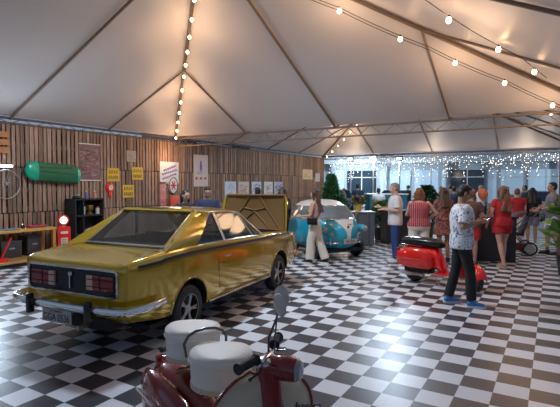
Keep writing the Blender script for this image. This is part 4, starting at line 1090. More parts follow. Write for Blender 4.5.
def dec_y(seed):
    def f(t, w, h):
        r = random.Random(seed); b = B()
        for row, zz in enumerate((.2, -.22)):
            k = 5 if row else 4
            for i in range(k):
                x = (-.5+(i+.5)/k)*w*.82; hh = h*.26
                b.box((x-w*.05, -.0055, zz*h), (.014, .002, hh)); b.box((x+w*.03, -.0055, zz*h), (.014, .002, hh))
                b.box((x-w*.01, -.0055, zz*h+hh*(.5 if (i+seed) % 2 else 0)), (w*.09, .002, .014))
        b.obj('lettering', ink, t, smooth=False)
    return f
for y0, z0, lb in ((8.66, 1.78, 'yellow square sign above the red wall clock'), (9.56, 1.83, 'rightmost yellow square sign, level with the one above the red wall clock'), (9.20, 1.32, 'lowest yellow square sign, just above the gold car roof')):
    sheet('yellow_sign', lb, 'sign', y0, y0+.42, z0, z0+.36, yel, dec_y(int(y0*10)), 'yellow signs on the pallet wall')
sheet('notice_sheet', 'small pale notice between two yellow signs, pinned highest', 'notice', 9.36, 9.72, 2.34, 2.66, mat('paper_tan', (.36, .28, .23), .7), lambda t, w, h: strokes(t, 12, -w*.35, w*.35, -h*.35, h*.35, mat('print_dark', (.07, .04, .04), .7), .008, seed=7, ln=.06))
purple = mat('print_purple', (.16, .09, .34), .6)
def dec_p(t, w, h):
    b = B()
    for k, (z, L_) in enumerate(((.13, .40), (.02, .52), (-.10, .46))):
        pts = [(-L_*w*.8+i*L_*w*1.6/22, -.007, z*h*1.6+.05*h*math.sin(i*1.9+k)+.25*h*(i/22-.5)) for i in range(23)]
        b.tube(pts, .014, 5)
    b.obj('script_lettering', purple, t)
sheet('wall_poster', 'white square poster with purple script lettering', 'poster', 10.70, 11.56, 1.72, 2.40, paper, dec_p)
def dec_b(t, w, h):
    o = B().ball((0, -.004, h*.12), (.07, .003, .16)).ball((0, -.004, h*.27), (.05, .003, .06)).box((0, -.005, -h*.05), (.16, .002, .02)); o.obj('figure_print', purple, t)
    b = B()
    for x in (-.22, .0, .22): b.ball((x*w*1.4, -.005, -h*.24), (.07, .003, .05))
    b.obj('red_print', mat('print_red', (.45, .08, .06), .6), t)
    strokes(t, 14, -w*.25, w*.25, -h*.15, h*.05, mat('print_tan', (.40, .25, .18), .7), .012, seed=9, ln=.12)
sheet('hanging_banner', 'tall pale pink banner with a purple figure above red marks', 'banner', 12.32, 13.10, 1.62, 2.70, mat('banner_pink', (.60, .47, .42), .7), dec_b)
sheet('wall_poster', 'narrow red and pink poster left of the oval emblem sign', 'poster', 10.70, 10.98, 1.00, 1.76, mat('poster_pink', (.55, .20, .18), .6, var=.5, scale=8), lambda t, w, h: strokes(t, 10, -w*.3, w*.3, -h*.4, h*.4, paper, .02, seed=5, ln=.12))
t = thing('oval_sign', 'white oval sign with a red emblem beside the purple script poster', 'sign', (WF+.05, 11.25, 1.66), PI/2)
B().lathe([(.001, .02), (.20, .02), (.215, 0), (.20, -.02), (.001, -.02)], 36, M.Diagonal((.95, 1, 1.25, 1)) @ M.Rotation(PI/2, 4, 'X')).obj('disc', paper, t)
b = B()
for k in range(6): a = k*PI/3; b.box((.07*math.cos(a), -.024, .07*math.sin(a)), (.16, .006, .04), M.Rotation(-a, 3, 'Y'))
b.ball((0, -.024, 0), (.06, .005, .07)); b.obj('emblem', mat('print_crimson', (.45, .02, .03), .5), t)
B().tube([(.20*.95*math.cos(a), -.022, .20*1.25*math.sin(a)) for a in [k*2*PI/36 for k in range(36)]], .012, 6, closed=True).obj('rim', mat('dark_rim', (.05, .03, .03), .5), t)
# chair-like red box below it
t = thing('red_chair', 'orange-red chair against the pallet wall below the oval sign', 'chair', (-9.75, 11.2, 0), -PI/2)
om = mat('orange_red_plastic', (.60, .07, .03), .4)
b = B().box((0, 0, .70), (.50, .48, .05), bev=.02); b.obj('seat', om, t)
b = B().box((0, -.22, 1.12), (.55, .04, .46), bev=.03); b.obj('backrest', om, t)
for sx in (-1, 1):
    for sy in (-1, 1): B().cone((sx*.21, sy*.2, 0), (sx*.19, sy*.18, .70), .018, seg=8).obj('leg', steel, t)
# five sheets behind the hood
specs = [(14.10, 'leftmost of the five sheets above the open hood, plain pale blue-white', (.55, .58, .62)), (15.00, 'second of the five sheets above the open hood, with an orange-brown picture', (.55, .45, .38)),
         (15.95, 'middle one of the five sheets above the open hood', (.55, .55, .56)), (16.90, 'fourth of the five sheets above the open hood, with a blue drawing', (.58, .58, .58)), (17.75, 'rightmost of the five sheets above the open hood, with a dark blue square', (.48, .50, .56))]
for i, (y, lb, c) in enumerate(specs):
    def f(t, w, h, i=i):
        strokes(t, 5+5*i % 9+3, -w*.3, w*.3, -h*.3, h*.3, [mat('print_grey', (.35, .36, .4), .7), mat('print_orange', (.45, .2, .08), .7), mat('print_blue', (.08, .14, .32), .7)][(i+i//3) % 3], .03, seed=20+i, ln=.3)
        B().box((-w*.15, -.006, -h*.36), (w*.4, .002, .05)).obj('colour_bar', yel if i in (1, 3) else mat('print_blue', (.08, .14, .32), .7), t, smooth=False)
    sheet('picture_sheet', lb, 'poster', y, y+.74, 1.17, 1.80, mat('sheet_%s' % 'abcde'[i], c, .7), f, 'row of sheets pinned above the open hood')
sheet('picture_sheet', 'yellowish sheet pinned high near the far end of the pallet wall', 'poster', 20.5, 21.6, 1.93, 2.42, mat('paper_yellow', (.62, .48, .26), .7), lambda t, w, h: strokes(t, 8, -w*.3, w*.3, -h*.3, h*.3, mat('print_tan', (.40, .25, .18), .7), .03, seed=31, ln=.25))
sheet('picture_sheet', 'narrow pale sheet at the very end of the pallet wall', 'poster', 21.95, 22.5, 1.83, 2.25, mat('paper_pale', (.50, .45, .42), .7))

# green hull hanging on the wall
gl = mat('green_fibreglass', (.008, .16, .07), .35, coat=.4, var=.2, scale=3); gd_ = mat('green_dark', (.018, .115, .045), .45, var=.2)
t = thing('kayak_hull', 'green kayak-like hull hanging lengthwise on the pallet wall', 'kayak', (WX+.12, 6.98, 1.97), PI/2)
t.rotation_euler = (0, .0, PI/2)
b = B(); rg = []
for i in range(25):
    f = i/24; x = -.74+1.48*f; e = abs(2*f-1); w = .225*(1-e**7)**.5+.004; d = .09*(1-e**8)**.5+.004
    z = -.05*(2*f-1)
    rg.append([V((x, d*(-abs(math.sin(a))**.8 if math.sin(a) > 0 else .3*abs(math.sin(a))), z+w*math.cos(a))) for a in [k*2*PI/24 for k in range(24)]])
b.loft(rg).obj('hull', gd_, t)
for s in (-1, 1):
    rg = []
    for i in range(9):
        f = i/8; x = s*((.46 if s < 0 else .60)+(.292 if s < 0 else .152)*f); e = min(.9999, abs(x/.753)); w = .232*(1-e**7)**.5+.004; d = .097*(1-e**8)**.5+.004
        rg.append([V((x, d*(-abs(math.sin(a))**.8 if math.sin(a) > 0 else .3*abs(math.sin(a))), -.05*x/.74+w*math.cos(a))) for a in [k*2*PI/24 for k in range(24)]])
    B().loft(rg).obj('end_cap', mat('green_bright', (.0, .34, .19), .35, coat=.4), t)
b = B()
for i in range(14): b.box((-.42+.065*i, -.075, .12), (.03, .03, .03), M.Rotation(.3, 3, 'Y'))
b.tube([(-.42, -.092, .03), (.55, -.092, -.03)], .008, 6); b.obj('vent_row', mat('green_deep', (.008, .035, .015), .5), t)

# wheel rim on the wall
t = thing('bicycle_wheel', 'spoked bicycle wheel hung on the pallet wall left of the green hull', 'wheel', (WX+.06, 5.82, 1.70), PI/2)
B().tube([(.32*math.cos(a), 0, .32*math.sin(a)) for a in [k*2*PI/48 for k in range(48)]], .011, 8, closed=True).obj('rim', steel, t)
b = B()
for k in range(24): a = k*2*PI/24; b.cone((.02*math.cos(a+.6), -.02*(-1)**k, .02*math.sin(a+.6)), (.32*math.cos(a), 0, .32*math.sin(a)), .0018, seg=4)
b.obj('spokes', steel, t); B().cone((0, -.04, 0), (0, .04, 0), .022, seg=12).obj('hub', steel, t)
# tube lamp and orange-lit boards at the left edge
t = thing('tube_lamp', 'cool white tube lamp on the wall at the left edge', 'lamp', (WX+.09, 5.32, 2.10), PI/2)
B().box((0, .03, 0), (1.3, .05, .07), bev=.008).obj('housing', white, t)
B().cone((-.62, -.02, 0), (.62, -.02, 0), .016, seg=12).obj('tube', mat('tube_glow', (.75, .87, 1), .3, emit=14, var=0), t)
t = thing('orange_lit_board', 'short stack of orange-lit boards high on the wall at the left edge', 'board', (WX+.05, 5.45, 2.62), PI/2)
for z in (-.17, 0, .17): B().box((0, 0, z), (.9, .05, .13), bev=.006).obj('board', mat('orange_lit_wood', (.42, .16, .05), .6, var=.3), t, smooth=False)  # orange light falling on the boards is put into their colour
# red clock
t = thing('wall_clock', 'round red wall clock with a small cream dial on a red bracket', 'clock', (WF+.02, 8.73, 1.60), PI/2)
B().lathe([(.001, .05), (.09, .05), (.13, .03), (.14, 0), (.001, 0)], 28, M.Rotation(PI/2, 4, 'X')).obj('case', sred, t)
B().lathe([(.001, .056), (.07, .055), (.072, .045), (.001, .045)], 24, M.Rotation(PI/2, 4, 'X')).obj('dial', mat('dial_cream', (.65, .55, .42), .4), t)
B().box((0, -.02, -.19), (.10, .03, .14), bev=.01).obj('bracket', sred, t)
b = B().box((0, -.06, .02), (.008, .004, .05)).box((.015, -.06, 0), (.04, .004, .008)); b.obj('hands', black, t)

# work bench and platform
yw = mat('bench_yellow_wood', (.55, .30, .06), .45, var=.2); 
t = thing('workbench', 'yellow-topped workbench along the wall at the left edge', 'workbench', (-9.75, 5.60, 0), PI/2)
B().box((0, 0, .70), (2.0, .55, .05), bev=.006).obj('top', yw, t, smooth=False)
for x in (-.95, .95):
    for y in (-.22, .22): B().box((x, y, .40), (.07, .07, .55)).obj('leg', mat('orange_leg', (.50, .20, .04), .5), t, smooth=False)
B().box((0, .2, .35), (2.0, .02, .05)).obj('stretcher', yw, t, smooth=False)
t = thing('wooden_platform', 'low orange-brown plank platform under the workbench', 'platform', (-9.62, 5.15, 0), PI/2)
B().box((0, 0, .10), (2.9, .95, .04), bev=.005).obj('deck', mat('platform_wood', (.42, .22, .07), .5, var=.3), t, smooth=False)
B().box((0, 0, .04), (2.8, .85, .08)).obj('frame', blackm, t, smooth=False)
for i, (y, w, h, lb) in enumerate(((5.10, .42, .40, 'dark box under the workbench at its left end'), (5.65, .46, .34, 'dark box under the middle of the workbench'), (6.18, .34, .42, 'dark box under the right end of the workbench'))):
    t = thing('storage_box', lb, 'box', (-9.85, y, .12), PI/2, 'dark boxes under the workbench')
    B().box((0, 0, h/2), (w, .34, h), bev=.015).obj('box', mat('dark_box', (.035, .03, .03), .5), t)
    B().box((0, 0, h+.01), (w+.02, .36, .03), bev=.008).obj('lid', mat('dark_lid', (.05, .045, .04), .5), t)
    B().box((0, -.175, h*.6), (.12, .02, .03)).obj('handle', steel, t, smooth=False)
t = thing('red_tool', 'red jack leaning on the platform at the left edge', 'jack', (-9.35, 5.22, .12), 0)
B().box((0, 0, .04), (.16, .24, .08), bev=.015).obj('base', sred, t); B().cone((0, 0, .06), (.02, .22, .48), .018, seg=8).obj('lever', sred, t)
t = thing('open_magazine', 'blue and white magazine lying open on the workbench', 'magazine', (-9.70, 5.55, .727), 1.3)
B().box((-.12, 0, .008), (.22, .3, .014)).box((.12, 0, .008), (.22, .3, .014)).obj('pages', mat('magazine_blue', (.10, .16, .28), .4, var=.6, scale=8), t, smooth=False)
t = thing('red_toolbox', 'low red tool roll on the workbench', 'tool roll', (-9.70, 6.25, .727), PI/2)
B().box((0, 0, .03), (.42, .16, .06), bev=.015).obj('roll', mat('red_cloth_roll', (.30, .04, .05), .6), t); B().tube([(-.1, 0, .06), (0, 0, .09), (.1, 0, .06)], .008, 6).obj('handle', black, t)
t = thing('oil_can', 'small black oil can on the workbench', 'oil can', (-9.75, 5.95, .727), 0)
B().lathe([(.001, 0), (.04, 0), (.04, .06), (.012, .09), (.006, .16), (.001, .16)], 16).obj('can', black, t); B().lathe([(.012, .085), (.016, .09), (.012, .1)], 12).obj('cap', chrome, t)

# fuel pump
t = thing('fuel_pump', 'miniature red vintage fuel pump with a lit round globe beside the workbench', 'fuel pump', (-9.60, 6.86, 0), face_to(.85, -.5)+0)
t.rotation_euler = (0, 0, face_to(.9, -.45))
B().box((0, 0, .38), (.30, .24, .68), bev=.04).obj('body', sred, t)
B().box((0, 0, .03), (.36, .30, .06), bev=.01).obj('base', sred, t)
o = B().lathe([(.001, .05), (.10, .05), (.125, .03), (.13, 0), (.125, -.03), (.10, -.05), (.001, -.05)], 28, M.Translation((0, 0, .86)) @ M.Rotation(PI/2, 4, 'X')).obj('globe_rim', sred, t)
B().lathe([(.001, .055), (.085, .052), (.09, .04), (.001, .04)], 24, M.Translation((0, 0, .86)) @ M.Rotation(-PI/2, 4, 'X')).obj('globe_face', mat('globe_glow', (1, .72, .48), .3, emit=1.6, var=0), o)
B().cone((0, 0, .70), (0, 0, .78), .05, seg=14).obj('neck', chrome, t)
B().box((0, .125, .34), (.15, .01, .24), bev=.003).obj('price_panel', mat('panel_cream', (.60, .50, .36), .5), t)
b = B()
for k in range(4): b.box((0, .133, .26+.05*k), (.10, .004, .012))
b.obj('panel_marks', ink, t, smooth=False); B().box((0, .125, .58), (.16, .01, .05)).obj('name_band', paper, t, smooth=False)
B().tube([(.15, 0, .55), (.22, .02, .4), (.20, .04, .2), (.16, .03, .42)], .012, 8).obj('hose', rubber, t)

# black shelf unit
t = thing('shelf_unit', 'tall black shelf unit against the pallet wall behind the gold car', 'shelf', (-9.92, 7.72, 0), PI/2)
t.scale = (.87, 1, 1)
b = B()
for x in (-.48, -.22, .48): b.box((x, 0, .67), (.03, .40, 1.34))
b.box((0, .19, .67), (.96, .02, 1.34)); b.obj('frame', blackm, t, smooth=False)
for z in (.03, .45, .92, 1.32): B().box((0, 0, z), (.96, .40, .03)).obj('shelf', blackm, t, smooth=False)
def pot(name, label, cat, y, z, m, prof, m2=None, x=-9.86):
    t = thing(name, label, cat, (x, y, z)); B().lathe(prof, 20).obj('body', m, t)
    h = max(p[1] for p in prof); 
    if m2: B().lathe([(.001, h), (prof[-2][0]*.9, h), (prof[-2][0]*.9, h+.03), (.001, h+.035)], 16).obj('cap', m2, t)
    return t
bottle = [(.001, 0), (.04, 0), (.042, .10), (.018, .14), (.015, .17), (.001, .17)]
pot('bottle', 'blue and white bottle on top of the black shelf unit', 'bottle', 7.72, 1.337, mat('blue_bottle', (.05, .10, .30), .3), bottle, paper)
pot('bottle', 'orange and white bottle on top of the black shelf unit', 'bottle', 7.98, 1.337, mat('orange_bottle', (.50, .18, .10), .3), bottle, paper)
pot('tin', 'low dark tin at the left end of the shelf top', 'tin', 7.44, 1.34, black, [(.001, 0), (.10, 0), (.11, .03), (.09, .07), (.001, .08)], steel)
pot('mug', 'pale mug on the upper shelf, left of the gold trophy', 'mug', 7.62, .937, mat('mug_grey', (.40, .38, .36), .4), [(.001, 0), (.05, 0), (.055, .12), (.05, .17), (.001, .17)], paper)
tr = pot('trophy', 'gold trophy cup on the upper shelf', 'trophy', 7.82, .937, mat('trophy_gold', (.36, .22, .05), .3, .8), [(.001, 0), (.07, 0), (.07, .03), (.02, .07), (.06, .14), (.085, .22), (.08, .23), (.001, .2)])
for s in (-1, 1): B().tube([(0, s*.07, .20), (0, s*.12, .19), (0, s*.10, .12), (0, s*.055, .12)], .006, 6).obj('handle', tr.children[0].data.materials[0], tr)
pot('mug', 'white mug with red mark on the upper shelf, right of the gold trophy', 'mug', 8.06, .937, mat('mug_white', (.60, .55, .52), .4), [(.001, 0), (.05, 0), (.05, .15), (.045, .15), (.001, .14)], mat('print_red', (.45, .08, .06), .6))
t = thing('model_motorcycle', 'small white model motorcycle on the middle shelf', 'model', (-9.86, 7.80, .467), PI/2)
for x in (-.10, .10): B().tube([(x+.04*math.cos(a), 0, .045+.04*math.sin(a)) for a in [k*2*PI/16 for k in range(16)]], .008, 6, closed=True).obj('wheel', paper, t)
B().tube([(-.1, 0, .05), (-.04, 0, .10), (.05, 0, .11), (.10, 0, .045)], .014, 6).tube([(.05, 0, .11), (.06, 0, .15)], .008, 6).obj('frame', paper, t)

# ------------------------------------------------------------------ counters, plants, stroller
cb = mat('counter_black', (.018, .016, .016), .45); cg = mat('counter_grey', (.10, .115, .14), .5)
def counter(label, loc, rz, w, d, h, m, m2, name='bar_counter'):
    t = thing(name, label, 'counter', (loc[0], loc[1], 0), rz)
    B().box((0, 0, h/2), (w, d, h), bev=.01).obj('cabinet', m, t, smooth=False)
    B().box((0, 0, h+.018), (w+.06, d+.06, .036), bev=.008).obj('counter_top', m2, t, smooth=False)
    b = B(); 
    for k in (-.25, .25): b.box((k*w, -d/2-.004, h*.5), (.01, .01, h*.9))
    b.obj('panel_joint', blackm, t, smooth=False)
    return t
ra = -.577+PI/2-PI/2
ang = .577
counter('black bar counter left of the grey-haired man in white', (-3.75, 13.9), ang, .95, .6, .92, cb, black)
counter('blue-grey counter right of the bubble car', (-4.55, 12.9), ang, .62, .5, .90, cg, mat('counter_top_grey', (.20, .22, .25), .4))
counter('long black counter left of the woman in red', (-1.30, 11.85), ang-.05, 1.05, .7, .95, cb, black)
def leafy(name, label, cat, loc, h, r, n, leafc, pot_m, pot_r=.18, pot_h=.3, leaf=.10, conical=False, seed=1, base=0, up=.4):
    rd = random.Random(seed)
    t = thing(name, label, cat, (loc[0], loc[1], base))
    if pot_m: B().lathe([(.001, 0), (pot_r*.75, 0), (pot_r, pot_h), (pot_r*1.06, pot_h), (pot_r*1.06, pot_h-.03), (pot_r*.9, pot_h-.04), (.001, pot_h-.04)], 24).obj('pot', pot_m, t)
    st_ = B(); lf = B()
    z0 = pot_h-.05 if pot_m else 0
    for i in range(n):
        f = rd.random()**(.9 if conical else .6); z = z0+(h-z0)*f; a = rd.uniform(0, 2*PI)
        rr = r*(1-f*.92 if conical else math.sin(PI*min(1, .25+f*.7)))*rd.uniform(.35, 1)
        p = V((rr*math.cos(a), rr*math.sin(a), z)); d = V((math.cos(a), math.sin(a), rd.uniform(-.2, up*2))).normalized()
        q = d.to_track_quat('Y', 'Z').to_matrix() @ M.Rotation(rd.uniform(-.8, .8), 3, 'Y')
        L_ = leaf*rd.uniform(.6, 1.2); w = L_*.28
        vs = [lf.bm.verts.new(p+q @ V(c)) for c in ((0, 0, 0), (w, L_*.5, .02), (0, L_, -.02), (-w, L_*.5, .02))]
        lf.bm.faces.new(vs)
        if i % 6 == 0: st_.cone((rr*.15*math.cos(a), rr*.15*math.sin(a), z0+(z-z0)*.5), p, .005, .003, 4)
    st_.cone((0, 0, z0-.02), (0, 0, h*.85), .022, .008, 8); st_.obj('stem', mat('stem_brown', (.10, .07, .03), .8), t)
    tag(lf.obj('foliage', leafc, t, smooth=False, recalc=False), kind='stuff')
    return t
g1 = mat('leaf_green', (.03, .11, .035), .5, var=.5, scale=5); g2 = mat('leaf_light', (.12, .24, .05), .5, var=.4, scale=5)
potm = mat('pot_dark', (.05, .045, .04), .6)
leafy('potted_tree', 'tall conical green potted tree at the end of the pallet wall', 'plant', (-8.35, 19.7), 2.1, .72, 2600, mat('leaf_tree', (.10, .26, .09), .5, var=.5, scale=5), potm, .3, .4, .17, True, 3)
leafy('potted_plant', 'leafy potted plant between the grey counter and the black counter', 'plant', (-4.45, 14.3), 1.15, .32, 700, g2, potm, .2, .35, .14, False, 4)
leafy('potted_plant', 'dark potted shrub behind the bubble car roof', 'plant', (-6.9, 16.8), 1.25, .5, 900, g1, potm, .25, .4, .15, False, 5)
leafy('potted_plant', 'bushy plant seen between the auburn-haired woman and the patterned dress', 'plant', (-3.3, 15.2), 1.62, .42, 900, g1, potm, .25, .5, .16, False, 6)
leafy('potted_plant', 'broad-leaved plant with pale stems at the right edge in front of the stroller man', 'plant', (.22, 10.6), 1.22, .24, 60, g2, potm, .16, .35, .34, False, 8, up=.6)
fl = leafy('flower_arrangement', 'yellow and red flowers standing on the blue-grey counter', 'flowers', (-4.62, 12.85), .42, .17, 160, g1, mat('vase_yellow', (.65, .42, .03), .4), .09, .20, .12, False, 9, base=.936)
b = B(); rd = random.Random(4)
for i in range(14): b.ball((rd.uniform(-.13, .13), rd.uniform(-.13, .13), rd.uniform(.26, .42)), .03, sub=1)
b.obj('blossoms', mat('blossom_red', (.50, .07, .05), .6), fl)
# things on the long counter
for i, (dx, c, lb) in enumerate(((-.45, (.10, .16, .06), 'green bottle at the left end of the long black counter'), (-.15, (.35, .33, .32), 'clear grey bottle in the middle of the long black counter'), (.10, (.30, .12, .05), 'brown bottle on the long black counter'))):
    t = thing('bottle', lb, 'bottle', (-1.30+dx*math.cos(ang), 11.85+dx*math.sin(ang), .986)); B().lathe([(.001, 0), (.035, 0), (.036, .15), (.014, .20), (.013, .27), (.001, .27)], 16).obj('glass_body', mat('bottle_%d' % i, c, .1), t)
    B().cone((0, 0, .27), (0, 0, .285), .015, seg=10).obj('cap', chrome, t)
t = thing('balloon', 'orange balloon floating above the far crowd near the phone man', 'balloon', (-1.62, 14.2, 1.22))
B().lathe([(.001, 0), (.02, .0), (.012, .02), (.08, .09), (.13, .19), (.13, .27), (.08, .34), (.001, .36)], 24).obj('skin', mat('orange_balloon', (.62, .16, .07), .35), t)
B().tube([(0, 0, 0), (.02, 0, -.5), (0, .02, -1.26)], .003, 4).obj('string', cordm, t)

# stroller
t = thing('stroller', 'dark folded-hood baby stroller in front of the man in pale shorts', 'stroller', (-.86, 13.22, 0), facing(-.9, .3))
t.scale = (1.1, 1.1, 1.1)
fm = mat('stroller_frame', (.04, .04, .045), .4, .5); sf = mat('stroller_fabric', (.025, .025, .035), .8)
for sx in (-.25, .25):
    for y, r in ((-.32, .13), (.36, .10)):
        o = B().tube([(sx, y+r*math.cos(a), r+.01+r*math.sin(a)) for a in [k*2*PI/20 for k in range(20)]], .018, 6, closed=True).obj('wheel', rubber, t)
        B().cone((sx-.015, y, r+.01), (sx+.015, y, r+.01), r*.75, seg=16).obj('wheel_hub', steel, o)
b = B()
for sx in (-.22, .22): b.tube([(sx, .36, .11), (sx, .0, .50), (sx, -.42, .88), (sx, -.50, 1.02)], .013, 6).tube([(sx, -.32, .14), (sx, .0, .50), (sx, .2, .62)], .012, 6)
b.cone((-.22, -.50, 1.02), (.22, -.50, 1.02), .016, seg=8).cone((-.22, -.32, .14), (.22, -.32, .14), .01, seg=6).cone((-.22, .36, .11), (.22, .36, .11), .01, seg=6); b.obj('frame', fm, t)
b = B().box((0, -.02, .44), (.38, .40, .05), bev=.02).box((0, -.24, .64), (.38, .05, .42), M.Rotation(.3, 3, 'X'), bev=.02).box((0, .24, .30), (.36, .04, .26), M.Rotation(-.3, 3, 'X'), bev=.01); b.obj('seat', sf, t)
b = B(); b.grid(lambda u, v: V(((2*u-1)*.20, -.26+.34*math.sin(v*1.5), .62+.34*math.cos(v*1.5)-.04*(2*u-1)**2)), 8, 8); b.solid(.01); b.obj('canopy', sf, t)
B().box((0, -.05, .16), (.36, .36, .14), bev=.03).obj('basket', mat('basket_red', (.20, .03, .03), .8), t)

# ------------------------------------------------------------------ beyond the tents
fac = mat('facade_pale', (.42, .48, .52), .8, var=.1, scale=.5)
t = thing('building', 'long pale grey-blue building with strip windows beyond the open side of the tent', 'building', (-2, 40, 0), .25)
B().box((0, 0, 3.2), (60, 6, 6.4)).obj('wall', fac, t, smooth=False)
B().box((0, -3.2, 3.35), (60, .7, .25)).obj('canopy', mat('canopy_white', (.5, .55, .58), .7), t, smooth=False)
gw = mat('shopfront_glow', (.50, .66, .80), .3, emit=.14, var=.35, scale=.8); dk = mat('dark_window', (.03, .05, .07), .1)
for i in range(24):
    x = -28+2.4*i
    o = B().box((x, -3.04, 1.55), (2.1, .08, 2.3)).obj('window', gw if i % 3 != 1 else dk, t, smooth=False)
    b = B().box((x, -3.09, 1.55), (.06, .05, 2.3)).box((x, -3.09, 2.2), (2.1, .05, .06)); b.obj('window_frame', white, o, smooth=False)
    if i % 2: o = B().box((x, -3.04, 4.9), (1.6, .08, .9)).obj('window', dk, t, smooth=False)
for i in range(16):
    x = -28+3.7*i; B().box((x, -3.45, 1.7), (.22, .22, 3.4)).obj('pillar', mat('pillar_pale', (.42, .47, .50), .7), t, smooth=False)
# parked cars
def parked(label, loc, rz, col, nm):
    m = mat('paint_'+nm, col, .25, .2, coat=.6)
    t = thing('parked_car', label, 'car', loc, rz, 'cars parked beyond the tents')
    rg = []
    for y, w, z0, z1 in ((-2.05, .70, .45, .80), (-1.95, .80, .30, .92), (-1.2, .84, .24, .95), (0, .85, .22, .94), (1.0, .84, .24, .92), (1.8, .80, .28, .80), (2.02, .70, .42, .66)):
        rg.append([V((w*c_, y, z0+(z1-z0)*f)) for c_, f in ((-.9, 0), (-1, .3), (-1, .75), (-.92, 1), (.92, 1), (1, .75), (1, .3), (.9, 0))])
    o = B().loft(rg).obj('body', m, t); bake(o, [('BEVEL', dict(width=.04, segments=2, limit_method='ANGLE'))]); o.data.set_sharp_from_angle(angle=.7)
    rg = []
    for z, y0, y1, w in ((.93, -1.85, 1.05, .78), (1.15, -1.62, .62, .70), (1.36, -1.30, .25, .60), (1.40, -1.10, .10, .52)):
        rg.append([V((x*w, y, z)) for x, y in ((-1, y0), (1, y0), (1, y1), (-1, y1))])
    B().loft(rg[:3]).obj('windows', dk, t, smooth=False)
    B().box((0, -.52, 1.385), (1.16, 1.5, .05), bev=.02).obj('roof', m, t)
    for y in (-1.25, 1.3):
        for s in (-1, 1):
            w = B().cone((s*.66, y, .31), (s*.87, y, .31), .31, seg=28).obj('wheel', rubber, t); B().cone((s*.865, y, .31), (s*.885, y, .31), .19, seg=20).obj('hubcap', steel, w)
    for s in (-1, 1):
        B().box((s*.62, -2.03, .72), (.22, .04, .12), bev=.01).obj('tail_light', redl, t); B().box((s*.58, 1.99, .60), (.26, .06, .12), bev=.01).obj('headlight', mat('headlamp_glass', (.7, .7, .68), .1), t)
for x, y, c, nm, lb in ((-11.5, 28.5, (.30, .32, .34), 'silver', 'silver parked car, leftmost beyond the fairy lights'), (-7.6, 27.5, (.02, .16, .22), 'teal', 'dark teal parked car behind the man in the navy cap'),
                        (-4.2, 27.8, (.03, .04, .06), 'darkblue', 'dark parked car above the grey-haired man'), (-.8, 28.2, (.45, .47, .5), 'white', 'white parked car above the man with the phone'),
                        (2.8, 28.8, (.04, .05, .08), 'navy', 'navy parked car beyond the woman in red'), (6.4, 29.6, (.10, .18, .32), 'blue', 'blue parked car at the far right')):
    parked(lb, (x, y, -.04), .25+.1*math.sin(x), c, nm)
# teal kiosk behind the crowd
t = thing('kiosk', 'teal kiosk with a dark hatch right of the man in the navy cap', 'kiosk', (-6.6, 22.0, -.02), ang)
km = mat('teal_board', (.02, .16, .22), .5)
B().box((0, 0, .62), (1.7, .9, 1.24)).obj('counter_box', km, t, smooth=False); B().box((0, 0, 1.26), (1.8, 1.0, .05)).obj('worktop', white, t, smooth=False)
B().box((0, -.455, .75), (1.0, .02, .5)).obj('hatch', dk, t, smooth=False)
# flood lamps outside
for i, (x, y) in enumerate(((-12.1, 32.0), (-10.6, 32.4), (-8.9, 32.8), (6.5, 33.5))):
    lb = ('leftmost flood lamp glowing blue-white beyond the fairy lights', 'second flood lamp from the left beyond the fairy lights', 'third flood lamp from the left beyond the fairy lights', 'flood lamp on a pole at the far right beyond the fairy lights')[i]
    t = thing('flood_lamp', lb, 'lamp', (x, y, -.04), 0, 'flood lamps outside')
    B().cone((0, 0, 0), (0, 0, 3.5), .05, seg=8).obj('pole', steel, t); B().box((0, -.1, 3.5), (.5, .16, .36), bev=.03).obj('housing', blackm, t)
    B().box((0, -.19, 3.5), (.34, .02, .20)).obj('lens', mat('flood_glow', (.6, .8, 1.0), .3, emit=3.5, var=0), t, smooth=False)

# ------------------------------------------------------------------ light
def lamp(kind, name, loc, energy, col, size=.3, target=None, spot=None, blend_=.4):
    l = bpy.data.lights.new(name, kind); o = bpy.data.objects.new(name, l); COL.objects.link(o); o.location = loc
    l.energy = energy; l.color = col
    if kind == 'AREA': l.size = size
    else: l.shadow_soft_size = size
    if spot: l.spot_size = spot; l.spot_blend = blend_
    if target is not None: o.rotation_euler = (V(target)-V(loc)).to_track_quat('-Z', 'Y').to_euler()
    return o
cool = (.66, .82, 1.0); warm = (1.0, .62, .36)
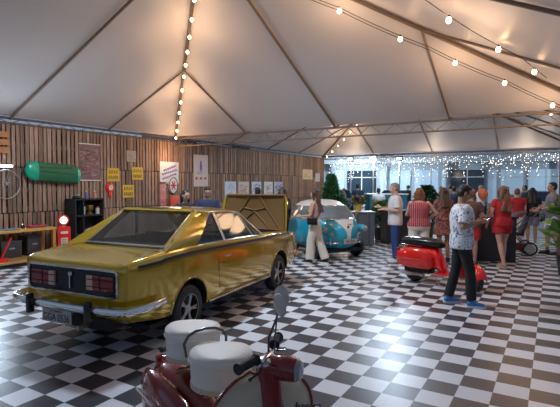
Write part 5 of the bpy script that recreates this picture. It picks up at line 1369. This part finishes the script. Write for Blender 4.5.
# flood fitting hung under the apex of each tent
for i, (A, e) in enumerate(((A1, 860), (A2, 760))):
    t = thing('hanging_flood', ('white flood fitting hung under the apex of the near tent', 'white flood fitting hung under the apex of the far tent')[i], 'lamp', A+V((0, 0, -.55)))
    B().lathe([(.001, 0), (.10, 0), (.22, -.12), (.22, -.14), (.001, -.10)], 24).obj('shade', white, t)
    lamp('SPOT', 'flood', A+V((0, 0, -.75)), e, cool, .22, A+V((0, 0, -5)), math.radians(165), .3)
# glow of the festoon bulbs and of the added upper right string
for p in ((C1[3]+V((.4, -.5, -.35))), C1[3].lerp(A1, .4)+V((.1, -.1, -.45)), C1[3].lerp(A1, .75)+V((0, 0, -.5)), C1[2].lerp(A1, .15)+V((0, 0, -.5)), C1[2].lerp(A1, .4)+V((0, 0, -.5)), C1[2].lerp(A1, .7)+V((0, 0, -.5)), V((-1.3, 6.8, 3.6)),
          C2[1].lerp(A2, .3)+V((0, 0, -.5)), C2[3].lerp(A2, .4)+V((0, 0, -.5))):
    lamp('POINT', 'bulb_light', p+V((0, 0, -.25)), 19, warm, .3)
for x in (-8.5, -4.7, -1): lamp('POINT', 'fairy_light', (x, Y2-.3, 2.6), 22, (1, .8, .62), .3)
lamp('AREA', 'tube_light', (WX+.16, 5.32, 2.10), 34, cool, .5, (0, 5.3, 1.5))
for x, y in ((-10.6, 31.9), (6.5, 33.0)): lamp('POINT', 'flood_lamp_light', (x, y, 3.4), 1100, (.7, .85, 1), .3)

w = bpy.data.worlds.new('world'); scene.world = w; w.use_nodes = True
bgn = w.node_tree.nodes['Background']
tcw = w.node_tree.nodes.new('ShaderNodeTexCoord'); sp = w.node_tree.nodes.new('ShaderNodeSeparateXYZ'); rp = w.node_tree.nodes.new('ShaderNodeValToRGB')
w.node_tree.links.new(tcw.outputs['Generated'], sp.inputs[0]); w.node_tree.links.new(sp.outputs[2], rp.inputs[0]); w.node_tree.links.new(rp.outputs[0], bgn.inputs[0])
rp.color_ramp.elements[0].position = 0; rp.color_ramp.elements[0].color = (.20, .26, .34, 1)
rp.color_ramp.elements[1].position = .5; rp.color_ramp.elements[1].color = (.07, .10, .18, 1)
bgn.inputs[1].default_value = 1.0
scene.view_settings.view_transform = 'Standard'; scene.view_settings.look = 'None'; scene.view_settings.exposure = .35; scene.view_settings.gamma = 1
